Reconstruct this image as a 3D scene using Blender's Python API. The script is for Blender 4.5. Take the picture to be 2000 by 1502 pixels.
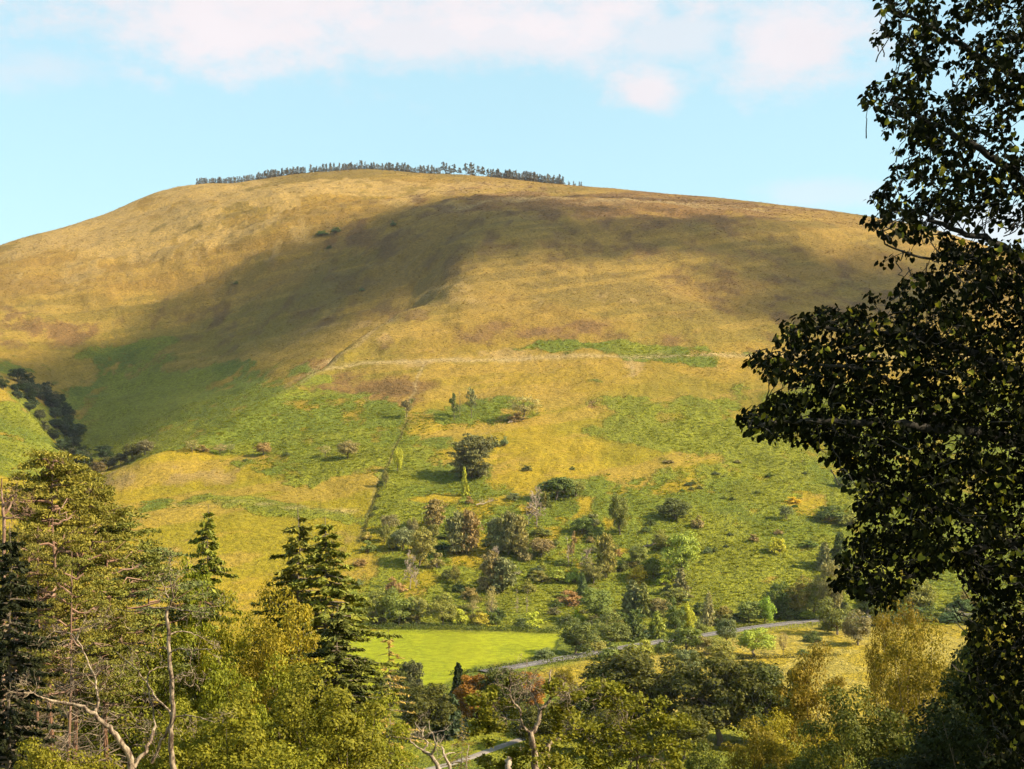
import bpy, math, random
import numpy as np

scene = bpy.context.scene
for _o in list(bpy.data.objects):
    bpy.data.objects.remove(_o)
COL = scene.collection
F = 2747.0            # focal length in photograph pixels (2000 px wide)
HZ = 850.0            # photograph row of the horizon

# ------------------------------------------------------------------ camera
cam_d = bpy.data.cameras.new("camera")
cam = bpy.data.objects.new("camera", cam_d)
COL.objects.link(cam)
cam.location = (0, 0, 0)
cam.rotation_euler = (math.radians(90), 0, 0)
cam_d.sensor_width = 36.0
cam_d.sensor_fit = 'HORIZONTAL'
cam_d.lens = 36.0 * F / 2000.0
cam_d.shift_y = (HZ - 751.0) / 2000.0
cam_d.clip_start = 0.5
cam_d.clip_end = 20000
scene.camera = cam

# ------------------------------------------------------------------ light
SUN_EL, SUN_AZ = math.radians(36), math.radians(103)      # azimuth clockwise from the view direction (+Y)
SD = np.array([math.cos(SUN_EL) * math.sin(SUN_AZ), math.cos(SUN_EL) * math.cos(SUN_AZ), math.sin(SUN_EL)])
sun_d = bpy.data.lights.new("sun", 'SUN')
sun_d.energy = 5.0
sun_d.angle = math.radians(0.53)
sun_d.color = (1.0, 0.89, 0.68)
sun = bpy.data.objects.new("sun", sun_d)
COL.objects.link(sun)
from mathutils import Vector
sun.rotation_euler = Vector(SD).to_track_quat('Z', 'Y').to_euler()
sun.location = tuple(SD * 300)

world = bpy.data.worlds.new("World")
scene.world = world
world.use_nodes = True
wn, wl = world.node_tree.nodes, world.node_tree.links
wn.clear()

class NT:
    """small helper to wire shader nodes"""
    def __init__(s, nodes, links):
        s.n, s.l = nodes, links
    def new(s, kind, ins=None, **props):
        nd = s.n.new(kind)
        for k, v in props.items():
            setattr(nd, k, v)
        for k, v in (ins or {}).items():
            s.put(nd.inputs[k], v)
        return nd
    def put(s, sock, v):
        if isinstance(v, bpy.types.NodeSocket):
            s.l.new(v, sock)
        else:
            sock.default_value = v
    def math(s, op, a, b=0.0, c=0.0, clamp=False):
        nd = s.n.new('ShaderNodeMath'); nd.operation = op; nd.use_clamp = clamp
        s.put(nd.inputs[0], a); s.put(nd.inputs[1], b); s.put(nd.inputs[2], c)
        return nd.outputs[0]
    def mix(s, fac, a, b, blend='MIX'):
        nd = s.n.new('ShaderNodeMix'); nd.data_type = 'RGBA'; nd.blend_type = blend
        s.put(nd.inputs[0], fac); s.put(nd.inputs[6], a); s.put(nd.inputs[7], b)
        return nd.outputs[2]
    def sstep(s, v, lo, hi, a=0.0, b=1.0):
        nd = s.n.new('ShaderNodeMapRange'); nd.interpolation_type = 'SMOOTHSTEP'
        s.put(nd.inputs[0], v); s.put(nd.inputs[1], lo); s.put(nd.inputs[2], hi)
        s.put(nd.inputs[3], a); s.put(nd.inputs[4], b)
        return nd.outputs[0]
    def noise(s, vec, scale, detail=4.0, rough=0.55, dist=0.0):
        nd = s.n.new('ShaderNodeTexNoise')
        s.put(nd.inputs['Vector'], vec)
        nd.inputs['Scale'].default_value = scale
        nd.inputs['Detail'].default_value = detail
        nd.inputs['Roughness'].default_value = rough
        nd.inputs['Distortion'].default_value = dist
        return nd.outputs['Fac']

W = NT(wn, wl)
tc = W.new('ShaderNodeTexCoord')
sky = W.new('ShaderNodeTexSky', sky_type='NISHITA')
sky.sun_disc = False
sky.sun_elevation = SUN_EL
sky.sun_rotation = SUN_AZ
sky.altitude = 200
sky.air_density = 1.0
sky.dust_density = 2.0
sky.ozone_density = 1.6
tint = W.mix(0.52, W.mix(1.0, sky.outputs[0], (1.0, 1.17, 1.03, 1), 'MULTIPLY'), (2.85, 4.2, 4.5, 1))
# clouds: banks of cloud placed by compass bearing and height above the horizon, broken up by noise
vec = tc.outputs['Generated']
sep = W.new('ShaderNodeSeparateXYZ', {0: vec})
az = W.math('ARCTAN2', sep.outputs[0], sep.outputs[1])
el = W.math('ARCSINE', sep.outputs[2])
nv = W.new('ShaderNodeVectorMath', {0: vec, 1: (1, 1, 1.7)}, operation='MULTIPLY').outputs[0]
warp = W.noise(nv, 9.0, 2.0, 0.6)
fine = W.noise(nv, 30.0, 4.0, 0.68)
wob = W.math('ADD', W.math('MULTIPLY', W.math('SUBTRACT', warp, 0.5), 2.1), W.math('MULTIPLY', W.math('SUBTRACT', fine, 0.5), 1.7))
ae = W.new('ShaderNodeCombineXYZ', {0: az, 1: el}).outputs[0]
def bank(cx, cy, rx, ry, gain):
    a0, e0 = math.atan((cx - 1000) / F), math.atan((HZ - cy) / F)
    d = W.new('ShaderNodeVectorMath', {0: ae, 1: (a0, e0, 0)}, operation='SUBTRACT').outputs[0]
    d = W.new('ShaderNodeVectorMath', {0: d, 1: (F / rx, F / ry, 0)}, operation='MULTIPLY').outputs[0]
    d = W.new('ShaderNodeVectorMath', {0: d}, operation='LENGTH').outputs['Value']
    return W.math('MULTIPLY', W.sstep(W.math('SUBTRACT', wob, d), -1.45, -0.30), gain)
cl = None
for b in ((480, -45, 900, 165, 1.0), (880, 60, 400, 70, 0.85), (1565, 105, 150, 85, 0.95), (1320, 75, 130, 45, 0.6), (1262, 182, 80, 40, 0.95),
          (90, 165, 100, 45, 0.4), (1610, 385, 120, 24, 0.35), (1940, 470, 190, 40, 0.6)):
    v = bank(*b)
    cl = v if cl is None else W.math('MAXIMUM', cl, v)
# the same broken cumulus goes on over the rest of the sky
cum = W.noise(W.new('ShaderNodeVectorMath', {0: vec, 1: (1, 1, 2.6)}, operation='MULTIPLY').outputs[0], 3.2, 4.0, 0.58)
outside = W.sstep(W.math('MAXIMUM', W.math('ABSOLUTE', az), W.math('MULTIPLY', el, 1.25)), 0.42, 0.62)
cl2 = W.math('MULTIPLY', W.math('MULTIPLY', W.sstep(cum, 0.52, 0.68), outside), 0.8)
cl = W.math('MAXIMUM', cl, cl2)
cloudcol = W.mix(warp, (3.85, 3.60, 3.78, 1), (4.4, 4.15, 4.3, 1))
skycol = W.mix(cl, tint, cloudcol)
world.cycles.sampling_method = 'NONE'
bg = W.new('ShaderNodeBackground', {'Color': skycol, 'Strength': 0.088})
W.new('ShaderNodeOutputWorld', {0: bg.outputs[0]})

scene.view_settings.view_transform = 'Standard'
scene.view_settings.look = 'None'
scene.view_settings.gamma = 1.0
scene.view_settings.use_curve_mapping = False
scene.view_settings.exposure = 1.36
scene.cycles.use_denoising = True
scene.cycles.use_adaptive_sampling = True
scene.cycles.adaptive_threshold = 0.03
scene.cycles.max_bounces = 4
scene.cycles.diffuse_bounces = 2
scene.cycles.transmission_bounces = 4
scene.cycles.transparent_max_bounces = 16

# ------------------------------------------------------------------ helpers
def link(o, parent=None):
    COL.objects.link(o)
    if parent is not None:
        o.parent = parent
    return o

def tag(o, label=None, cat=None, group=None, kind=None):
    if label: o["label"] = label
    if cat: o["category"] = cat
    if group: o["group"] = group
    if kind: o["kind"] = kind
    return o

def build_mesh(name, pieces, mats, smooth=False):
    """pieces: list of (verts (n,3), faces (m,k), material index)"""
    me = bpy.data.meshes.new(name)
    vs, lv, ls, lt, mi = [], [], [], [], []
    off = lo = 0
    for V, Fc, m in pieces:
        V = np.asarray(V, np.float32); Fc = np.asarray(Fc, np.int32)
        if len(Fc) == 0: continue
        vs.append(V); lv.append((Fc + off).ravel())
        k = Fc.shape[1]; n = len(Fc)
        ls.append(lo + np.arange(n, dtype=np.int32) * k)
        lt.append(np.full(n, k, np.int32)); mi.append(np.full(n, m, np.int32))
        off += len(V); lo += n * k
    vs = np.concatenate(vs); lv = np.concatenate(lv); ls = np.concatenate(ls); lt = np.concatenate(lt); mi = np.concatenate(mi)
    me.vertices.add(len(vs)); me.vertices.foreach_set("co", vs.ravel())
    me.loops.add(len(lv)); me.loops.foreach_set("vertex_index", lv)
    me.polygons.add(len(ls)); me.polygons.foreach_set("loop_start", ls)
    try: me.polygons.foreach_set("loop_total", lt)
    except Exception: pass
    me.polygons.foreach_set("material_index", mi)
    me.polygons.foreach_set("use_smooth", np.full(len(ls), smooth, bool))
    for m in (mats if isinstance(mats, (list, tuple)) else [mats]):
        me.materials.append(m)
    me.update(calc_edges=True)
    return me

def _hash(ix, iy, seed):
    h = (ix.astype(np.int64) * 374761393 + iy.astype(np.int64) * 668265263 + seed * 1274126177) & 0xffffffff
    h = ((h ^ (h >> 13)) * 1274126177) & 0xffffffff
    h = h ^ (h >> 16)
    return (h & 0xffff) / 65535.0
def vnoise(x, y, seed=0):
    ix, iy = np.floor(x), np.floor(y)
    fx, fy = x - ix, y - iy
    fx = fx * fx * fx * (fx * (fx * 6 - 15) + 10); fy = fy * fy * fy * (fy * (fy * 6 - 15) + 10)
    a, b = _hash(ix, iy, seed), _hash(ix + 1, iy, seed)
    c, d = _hash(ix, iy + 1, seed), _hash(ix + 1, iy + 1, seed)
    return (a + (b - a) * fx) * (1 - fy) + (c + (d - c) * fx) * fy - 0.5
def fbm(x, y, scale, octs=4, seed=0, gain=0.5):
    s, a = 0.0, 1.0
    for o in range(octs):
        s = s + a * vnoise(x / scale + 17.3 * o, y / scale - 9.1 * o, seed + o)
        scale /= 2.03; a *= gain
    return s

# ------------------------------------------------------------------ terrain
# feature lines of the valley and hill: for bearings (photograph columns) the row at which the line is seen and its distance
XN = np.array([-420, -200, 0, 60, 130, 190, 280, 400, 500, 600, 700, 800, 900, 1000, 1200, 1400, 1600, 1800, 2000, 2420], float)
def row(*pairs):
    return np.array(pairs, float)
LINES = [
 # foot of the slope
 row(*[(1214, 410)] * len(XN)),
 row(*[(1000, 520)] * len(XN)),
 # mid slope
 row((900, 620), (890, 620), (900, 620), (930, 625), (965, 620), (968, 560), (945, 570), (920, 590), (890, 612), (860, 635), (850, 640), (850, 640), (850, 640), (850, 640), (850, 640), (850, 640), (850, 640), (852, 640), (856, 640), (860, 640)),
 row((740, 760), (760, 760), (810, 750), (845, 735), (925, 700), (952, 580), (921, 586), (884, 616), (830, 660), (770, 720), (712, 790), (700, 790), (698, 790), (698, 790), (697, 790), (696, 790), (697, 790), (700, 790), (706, 790), (720, 790)),
 # crest of the front spur (left) / upper slope (right)
 row((640, 850), (690, 830), (752, 800), (803, 785), (899, 745), (934, 600), (900, 605), (850, 645), (792, 700), (733, 765), (665, 850), (599, 932), (592, 900), (603, 891), (600, 890), (600, 890), (605, 890), (615, 890), (630, 890), (650, 890)),
 # dip behind the crest
 row((646, 890), (698, 880), (766, 850), (822, 832), (920, 800), (966, 690), (934, 680), (884, 712), (824, 775), (768, 826), (700, 912), (618, 975), (572, 930), (572, 935), (562, 940), (562, 940), (568, 940), (580, 940), (600, 935), (630, 930)),
 # far side of the hollow
 row((630, 960), (680, 950), (744, 920), (797, 905), (890, 880), (926, 800), (893, 780), (838, 805), (776, 862), (718, 900), (652, 970), (588, 1020), (535, 985), (535, 990), (520, 1000), (520, 1000), (528, 1000), (545, 1000), (575, 985), (615, 970)),
 row((600, 1040), (640, 1040), (680, 1050), (690, 1065), (700, 1085), (697, 1100), (680, 1125), (640, 1150), (590, 1165), (545, 1170), (500, 1160), (450, 1150), (425, 1145), (415, 1150), (406, 1165), (415, 1150), (436, 1130), (470, 1110), (526, 1080), (588, 1040)),
 row((570, 1220), (590, 1220), (560, 1240), (550, 1250), (545, 1260), (535, 1260), (510, 1290), (470, 1300), (436, 1310), (414, 1310), (402, 1300), (395, 1290), (392, 1290), (390, 1300), (389, 1300), (402, 1270), (425, 1220), (455, 1180), (515, 1150), (580, 1120)),
 row((556, 1330), (550, 1340), (500, 1340), (482, 1370), (467, 1400), (455, 1420), (425, 1440), (392, 1440), (384, 1430), (380, 1430), (377, 1430), (376, 1430), (376, 1430), (376, 1430), (377, 1420), (391, 1370), (413, 1290), (446, 1240), (508, 1200), (578, 1170)),
 # skyline
 row((548, 1420), (540, 1420), (479, 1420), (462, 1450), (446, 1480), (426, 1500), (388, 1530), (361, 1590), (356, 1630), (345, 1660), (341, 1680), (347, 1680), (350, 1680), (359, 1660), (371, 1500), (389, 1420), (411, 1340), (443, 1280), (506, 1240), (576, 1210)),
 # falling away behind
 row(*[(640, 2100)] * len(XN)),
 row(*[(800, 3200)] * len(XN)),
 row(*[(830, 4000)] * len(XN)),
]
NEARY = np.array([0.5, 4, 12, 20, 45, 70, 100, 150, 200, 245, 300, 360])
NEARZ = np.array([-1.7, -3.2, -6.4, -9.3, -17.4, -25.5, -33.8, -45.2, -52, -54.7, -55.2, -55.0])

def smooth_x(x, xs, vals):
    """Catmull-Rom style interpolation over the bearings, limited to avoid overshoot"""
    lin = np.interp(x, xs, vals)
    k = 54.0
    acc = lin.copy() * 2; w = 2
    for d in (-k, -k / 2, k / 2, k):
        acc += np.interp(x + d * 0.5, xs, vals); w += 1
    return acc / w

Ug = np.concatenate([np.linspace(-0.95, -0.42, 40, endpoint=False), np.linspace(-0.42, 0.42, 600, endpoint=False), np.linspace(0.42, 0.95, 40)])
NU = len(Ug)
Yg = np.concatenate([np.geomspace(0.5, 220, 60, endpoint=False), np.linspace(220, 420, 90, endpoint=False),
                     np.linspace(420, 1760, 330, endpoint=False), np.geomspace(1760, 4000, 14)])
NY = len(Yg)
PX = 1000 + F * Ug
Zg = np.zeros((NU, NY))
# above the spur the fold leans away to the upper right, so the upper lines are read with a drift to the right
DRIFT = {5: -20, 6: 0, 7: 50, 8: 90}
lean = np.exp(-((PX - 880) / 260) ** 2)
ly = np.stack([smooth_x(PX - DRIFT.get(i, 0) * lean, XN, L[:, 0]) for i, L in enumerate(LINES)], 1)
ld = np.stack([smooth_x(PX - DRIFT.get(i, 0) * lean, XN, L[:, 1]) for i, L in enumerate(LINES)], 1)
ly[:, 10] += -6 * np.exp(-((PX - 335) / 48) ** 2) + 4 * np.exp(-((PX - 455) / 38) ** 2) - 3 * np.exp(-((PX - 740) / 60) ** 2)      # knolls on the skyline
lz = (HZ - ly) / F * ld
def pchip(x, y, xq):
    h = np.diff(x); d = np.diff(y) / h
    m = np.zeros_like(y)
    w1, w2 = 2 * h[1:] + h[:-1], h[1:] + 2 * h[:-1]
    same = (d[:-1] * d[1:]) > 0
    dd = np.where(same, (w1 + w2) / (w1 / np.where(d[:-1] == 0, 1e-9, d[:-1]) + w2 / np.where(d[1:] == 0, 1e-9, d[1:])), 0)
    m[1:-1] = dd; m[0], m[-1] = d[0], d[-1]
    i = np.clip(np.searchsorted(x, xq) - 1, 0, len(x) - 2)
    t = (xq - x[i]) / h[i]
    return ((2*t**3 - 3*t**2 + 1) * y[i] + (t**3 - 2*t**2 + t) * h[i] * m[i] + (-2*t**3 + 3*t**2) * y[i+1] + (t**3 - t**2) * h[i] * m[i+1])
for i in range(NU):
    Zg[i] = pchip(np.concatenate([NEARY, ld[i]]), np.concatenate([NEARZ, lz[i]]), Yg)
UU, YY = np.meshgrid(Ug, Yg, indexing='ij')
XX = UU * YY
PXg = 1000 + F * UU
PYg = HZ - F * Zg / YY                       # where each ground point lies in the view, before relief is added
hill = np.clip((YY - 415) / 160, 0, 1)
flat = np.clip((YY - 230) / 40, 0, 1) * (1 - hill)
soft = np.clip((YY - 700) / 400, 0, 1)
rel = fbm(XX, YY, 130, 3, 5) * 5.0 * hill * (0.35 + 0.65 * soft)
rel += fbm(XX + 0.5 * YY, YY * 0.35, 46, 4, 11) * 4.4 * hill * (0.4 + 0.6 * soft)      # shallow gullies running down the hill
upper = np.clip((1000 - PXg) / 300, 0, 1) * np.clip((640 - PYg) / 120, 0, 1)
rdg = fbm(XX * 0.10, YY - 0.45 * XX, 34, 3, 15)                                          # slanting ribs on the left brow
rel += (0.13 - np.abs(rdg)) * 12.0 * hill * upper
rel += fbm(XX * 0.06, Zg - 0.16 * XX, 16, 3, 17) * 4.0 * hill * upper
brow = np.clip((PXg - 850) / 200, 0, 1) * np.clip((430 - PYg) / 30, 0, 1)
rel += (0.13 - np.abs(fbm(XX * 0.06, YY, 26, 3, 16))) * 6.0 * hill * brow
rel += fbm(XX, YY, 14, 4, 23) * 1.5 * hill
rel += fbm(XX, YY, 3.5, 2, 31) * 0.55 * hill
rel += fbm(XX, YY, 40, 3, 41) * 0.7 * flat
sky_y = np.interp(PXg, PX, ld[:, 10])
rel *= 0.25 + 0.75 * np.clip((sky_y - 60 - YY) / 200, 0, 1)                              # the skyline itself stays smooth
Zg = Zg + rel * np.clip(1 - (YY - 1650) / 300, 0, 1)

def zat(x, y):
    u = np.asarray(x) / np.asarray(y)
    iu = np.clip(np.searchsorted(Ug, u) - 1, 0, NU - 2); tu = np.clip((u - Ug[iu]) / (Ug[iu + 1] - Ug[iu]), 0, 1)
    jy = np.clip(np.searchsorted(Yg, y) - 1, 0, NY - 2); ty = (np.asarray(y) - Yg[jy]) / (Yg[jy + 1] - Yg[jy])
    return ((Zg[iu, jy] * (1 - tu) + Zg[iu + 1, jy] * tu) * (1 - ty) + (Zg[iu, jy + 1] * (1 - tu) + Zg[iu + 1, jy + 1] * tu) * ty)

def ground_hit(px, py, ymin=222.0, ymax=1750.0):
    """first point of the ground on the sight line through a photograph pixel"""
    u = (px - 1000) / F
    ys = np.linspace(ymin, ymax, 3000)
    pr = HZ - F * zat(u * ys, ys) / ys
    k = np.argmax(pr <= py) if (pr <= py).any() else len(ys) - 1
    if k > 0 and pr[k] <= py:
        t = (pr[k - 1] - py) / max(pr[k - 1] - pr[k], 1e-6); y = ys[k - 1] + (ys[k] - ys[k - 1]) * min(max(t, 0), 1)
    else:
        y = ys[k]
    return np.array([u * y, y, float(zat(u * y, y))])

# ---- what grows where: soft areas of bracken, dead bracken / heather and straw, broken up further in the material
def sg(v): return 1 / (1 + np.exp(-np.clip(v, -40, 40)))
wx = fbm(XX, YY, 60, 4, 51) * 70; wy = fbm(XX, YY, 60, 4, 61) * 34
QX, QY = PXg + wx, PYg + wy
def blobs(lst):
    a = np.zeros_like(QX)
    for cx, cy, rx, ry, w in lst:
        d = ((QX - cx) / rx) ** 2 + ((QY - cy) / ry) ** 2
        a += w * np.exp(-d ** 1.6 * 0.7)
    return a
edge_x = np.interp(PYg, [700, 800, 935, 1060, 1215], [830, 803, 746, 702, 660])          # old straight field boundary
right_of = sg((PXg - edge_x + fbm(XX, YY, 9, 3, 52) * 8) / 4.0)
brk = sg((QY - 905) / 26) * right_of
brk = np.maximum(brk, sg((QX - 1395) / 45) * sg((QY - 752) / 16) * 0.85)
brk += blobs([(300, 800, 190, 70, 1.0), (470, 735, 150, 26, .7), (60, 702, 130, 14, .7), (270, 690, 80, 16, .6), (640, 790, 120, 30, .9), (390, 800, 120, 55, .6), (430, 825, 230, 55, .8), (640, 850, 120, 40, .5),
  (520, 872, 270, 44, 1.0), (450, 1000, 330, 15, .85), (610, 930, 230, 26, .55), (330, 960, 150, 16, .4), (30, 860, 110, 80, .9),
  (860, 828, 130, 24, .9), (980, 812, 62, 22, .9), (1100, 690, 80, 10, .9), (1290, 688, 180, 11, 1.0), (1330, 706, 110, 10, .8), (1130, 745, 90, 10, .35),
  (1260, 800, 110, 22, .5), (1180, 868, 130, 14, .45), (1350, 850, 130, 34, .6), (740, 860, 60, 30, .6),
  (430, 903, 100, 9, -.8), (290, 945, 130, 26, -1.1), (700, 948, 60, 20, -1.2), (560, 966, 62, 12, -1.3), (430, 940, 90, 10, -.6),
  (460, 1080, 330, 62, -1.3), (1140, 895, 170, 34, -.6), (1060, 945, 80, 24, -.55), (870, 964, 44, 8, -.9), (1440, 1012, 40, 14, -.55), (1550, 985, 40, 14, -.6),
  (1135, 985, 44, 18, -.6), (1265, 1075, 50, 9, -.7), (1400, 1115, 30, 8, -.6), (950, 855, 120, 16, -.5), (1240, 1130, 18, 10, -.8), (1500, 1130, 30, 10, -.5)])
brk = np.clip(brk, 0, 1)
brown = np.clip(blobs([(700, 742, 120, 32, .95), (760, 800, 60, 26, .8), (560, 640, 420, 46, .5), (620, 540, 260, 60, .35), (1250, 395, 480, 34, .9), (1120, 470, 380, 60, .5), (1560, 580, 260, 110, .55),
  (1120, 660, 260, 24, .45), (1180, 800, 22, 12, 1.1), (1320, 815, 26, 9, 1.1), (700, 455, 90, 26, .7), (1080, 640, 120, 22, .35), (60, 640, 150, 40, .5), (90, 790, 70, 40, .6), (150, 860, 40, 60, .4)]), 0, 1)
straw = np.clip(blobs([(200, 450, 330, 70, .95), (640, 372, 420, 16, .9), (850, 385, 120, 8, 1.0), (700, 640, 130, 14, .7), (940, 700, 130, 10, .7), (1240, 720, 26, 22, .9), (1000, 575, 260, 14, .35),
  (300, 940, 140, 22, .35), (450, 1060, 260, 40, .15), (1000, 650, 200, 14, .3), (1500, 1325, 140, 30, .9), (1240, 1287, 120, 8, .6)]), 0, 1)
low = np.clip((QY - 560) / 340, 0, 1)                       # grass is yellower low on the hill, tawny near the top
def line_mask(pts, wid):
    a = np.zeros_like(PXg)
    pts = np.array(pts, float)
    lx, lyy = PXg + fbm(XX, YY, 20, 3, 71) * 10, PYg + fbm(XX, YY, 20, 3, 72) * 4
    for (x0, y0), (x1, y1) in zip(pts[:-1], pts[1:]):
        t = np.clip(((lx - x0) * (x1 - x0) + (lyy - y0) * (y1 - y0)) / ((x1 - x0) ** 2 + (y1 - y0) ** 2), 0, 1)
        d = np.hypot(lx - x0 - t * (x1 - x0), lyy - y0 - t * (y1 - y0))
        a = np.maximum(a, np.exp(-(d / wid) ** 2))
    return a
path = np.maximum.reduce([line_mask([(640, 712), (830, 706), (1000, 702), (1100, 699), (1240, 696), (1500, 694), (1900, 700)], 3.0),
    line_mask([(828, 708), (815, 745), (803, 790)], 2.4) * .8, line_mask([(798, 805), (780, 860), (745, 935), (720, 1000), (700, 1060)], 2.4) * .5,
    line_mask([(800, 600), (720, 655), (650, 705), (560, 760)], 3.0) * .5, line_mask([(330, 985), (480, 985), (600, 992), (700, 1000)], 2.0) * .7,
    line_mask([(860, 420), (950, 398), (1080, 390), (1300, 398), (1500, 412)], 2.4) * .6, line_mask([(850, 705), (1240, 696), (1235, 735)], 4) * .6])
valley = np.clip((YY - 225) / 10, 0, 1) * np.clip((412 - YY) / 10, 0, 1)
def poly_mask(poly, feather):
    """distance-softened inside test in the valley floor"""
    poly = np.array(poly, float)
    inside = np.zeros(PXg.shape, bool); dist = np.full(PXg.shape, 1e9)
    n = len(poly)
    qx, qy = PXg + fbm(XX, YY, 12, 3, 81) * 10, PYg + fbm(XX, YY, 12, 3, 82) * 3
    for i in range(n):
        (x0, y0), (x1, y1) = poly[i], poly[(i + 1) % n]
        c = ((y0 > qy) != (y1 > qy)) & (qx < (x1 - x0) * (qy - y0) / (y1 - y0 + 1e-9) + x0)
        inside ^= c
        t = np.clip(((qx - x0) * (x1 - x0) + (qy - y0) * (y1 - y0)) / ((x1 - x0) ** 2 + (y1 - y0) ** 2), 0, 1)
        dist = np.minimum(dist, np.hypot(qx - x0 - t * (x1 - x0), qy - y0 - t * (y1 - y0)))
    return sg(np.where(inside, dist, -dist) / feather)
field = poly_mask([(560, 1231), (760, 1231), (930, 1235), (1100, 1240), (1080, 1270), (1010, 1296), (930, 1305), (860, 1345), (560, 1345)], 2.0) * valley
meadow = np.clip(poly_mask([(1180, 1280), (1300, 1265), (1420, 1247), (1600, 1220), (2300, 1205), (2300, 1420), (1200, 1420), (1060, 1310)], 3.0), 0, 1) * valley

n_big = np.clip(fbm(XX, YY, 85, 5, 101, 0.6) * 0.9 + 0.5, 0, 1)
n_mid = np.clip(fbm(XX, YY * 0.6, 15, 4, 111, 0.68) * 0.9 + 0.5, 0, 1)
streak = np.clip(fbm(XX * 0.09, Zg - 0.16 * XX, 5.5, 4, 121, 0.66) * 1.1 + 0.5, 0, 1)      # straw-pale lines along the old sheep walks
# ------------------------------------------------------------------ ground materials
def new_mat(name):
    m = bpy.data.materials.new(name); m.use_nodes = True
    m.node_tree.nodes.clear()
    return m, NT(m.node_tree.nodes, m.node_tree.links)

ALB = 0.70            # overall level of the plant colours at this exposure
def ground_material():
    m, N = new_mat("hill_ground")
    A = N.new('ShaderNodeAttribute', attribute_name='cover'); B = N.new('ShaderNodeAttribute', attribute_name='cover_b')
    sa = N.new('ShaderNodeSeparateColor', {0: A.outputs['Color']}); sb = N.new('ShaderNodeSeparateColor', {0: B.outputs['Color']})
    geo = N.new('ShaderNodeNewGeometry'); P = geo.outputs['Position']
    C = N.new('ShaderNodeAttribute', attribute_name='mottle'); sc = N.new('ShaderNodeSeparateColor', {0: C.outputs['Color']})
    n_big, n_mid, streak = sc.outputs[0], sc.outputs[1], sc.outputs[2]
    n_fine = N.noise(P, 0.45, 3, 0.8)
    n_tiny = N.math('MULTIPLY', N.math('ADD', n_fine, n_mid), 0.5)
    c = N.mix(B.outputs['Alpha'], (0.272, 0.158, 0.034, 1), (0.335, 0.228, 0.014, 1))            # tawny hill grass -> golden grass
    c = N.mix(N.sstep(n_big, 0.35, 0.7), c, N.mix(B.outputs['Alpha'], (0.215, 0.138, 0.030, 1), (0.27, 0.205, 0.011, 1)))
    c = N.mix(N.math('MULTIPLY', N.sstep(streak, 0.52, 0.76), 0.5), c, (0.37, 0.225, 0.045, 1))
    c = N.mix(N.math('MULTIPLY', N.sstep(N.math('ADD', sa.outputs[2], N.math('MULTIPLY', N.math('SUBTRACT', n_mid, 0.5), 1.0)), 0.35, 0.75), 0.8), c, (0.42, 0.265, 0.085, 1))
    bw = N.sstep(N.math('ADD', sa.outputs[1], N.math('MULTIPLY', N.math('SUBTRACT', n_mid, 0.5), 0.7)), 0.4, 0.95)
    c = N.mix(N.math('MULTIPLY', bw, 0.75), c, N.mix(n_fine, (0.13, 0.07, 0.032, 1), (0.25, 0.12, 0.042, 1)))
    nz = N.math('ADD', N.math('ADD', N.math('MULTIPLY', N.math('SUBTRACT', n_mid, 0.5), 1.1), N.math('MULTIPLY', N.math('SUBTRACT', n_big, 0.5), 0.5)), N.math('MULTIPLY', N.math('SUBTRACT', n_fine, 0.5), 0.9))
    bv = N.math('ADD', sa.outputs[0], N.math('MULTIPLY', nz, N.math('MINIMUM', 1.0, N.math('ADD', 0.12, N.math('MULTIPLY', sa.outputs[0], 3.0)))))
    bk = N.sstep(bv, 0.36, 0.66)
    green = N.mix(n_fine, (0.095, 0.118, 0.012, 1), (0.225, 0.24, 0.024, 1))
    green = N.mix(N.sstep(n_big, 0.4, 0.65), green, N.mix(n_fine, (0.13, 0.138, 0.012, 1), (0.29, 0.275, 0.022, 1)))
    c = N.mix(bk, c, green)
    # meadow, mown field and trodden ground
    md = N.mix(N.sstep(n_mid, 0.4, 0.6), (0.39, 0.275, 0.025, 1), (0.44, 0.325, 0.06, 1))
    c = N.mix(sb.outputs[2], c, N.mix(n_fine, N.mix(0.3, md, (0.2, 0.16, 0.02, 1)), md))
    stripe = N.sstep(streak, 0.35, 0.7)
    fd = N.mix(N.math('MULTIPLY', N.math('ADD', N.math('MULTIPLY', stripe, 0.45), n_mid), 0.8), (0.235, 0.255, 0.008, 1), (0.38, 0.36, 0.008, 1))
    c = N.mix(sb.outputs[1], c, N.mix(N.math('MULTIPLY', n_fine, 0.5), fd, (0.19, 0.23, 0.01, 1)))
    c = N.mix(N.math('MULTIPLY', sb.outputs[0], N.sstep(n_fine, 0.25, 0.6)), c, (0.42, 0.30, 0.14, 1))
    # tuft-scale mottling: patches of lighter and darker stems
    c = N.mix(N.sstep(n_fine, 0.30, 0.72), N.mix(1.0, c, (0.66, 0.68, 0.69, 1), 'MULTIPLY'), N.mix(1.0, c, (1.25, 1.23, 1.12, 1), 'MULTIPLY'))
    c = N.mix(N.math('MULTIPLY', N.sstep(n_tiny, 0.55, 0.75), 0.5), c, N.mix(1.0, c, (0.6, 0.62, 0.6, 1), 'MULTIPLY'))
    c = N.mix(1.0, c, (ALB, ALB, ALB, 1), 'MULTIPLY')
    hgt = N.math('ADD', N.math('MULTIPLY', n_fine, N.math('ADD', 1.1, N.math('MULTIPLY', bk, 1.3))), N.math('MULTIPLY', n_tiny, 0.35))
    keep = N.math('SUBTRACT', 1.0, N.math('MULTIPLY', sb.outputs[1], 0.85))
    bump = N.new('ShaderNodeBump', {'Strength': 0.85, 'Distance': 1.0, 'Height': N.math('MULTIPLY', hgt, keep)})
    d = N.new('ShaderNodeBsdfPrincipled', {'Base Color': c, 'Roughness': 0.95, 'Normal': bump.outputs[0]})
    d.inputs['Specular IOR Level'].default_value = 0.1
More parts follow.
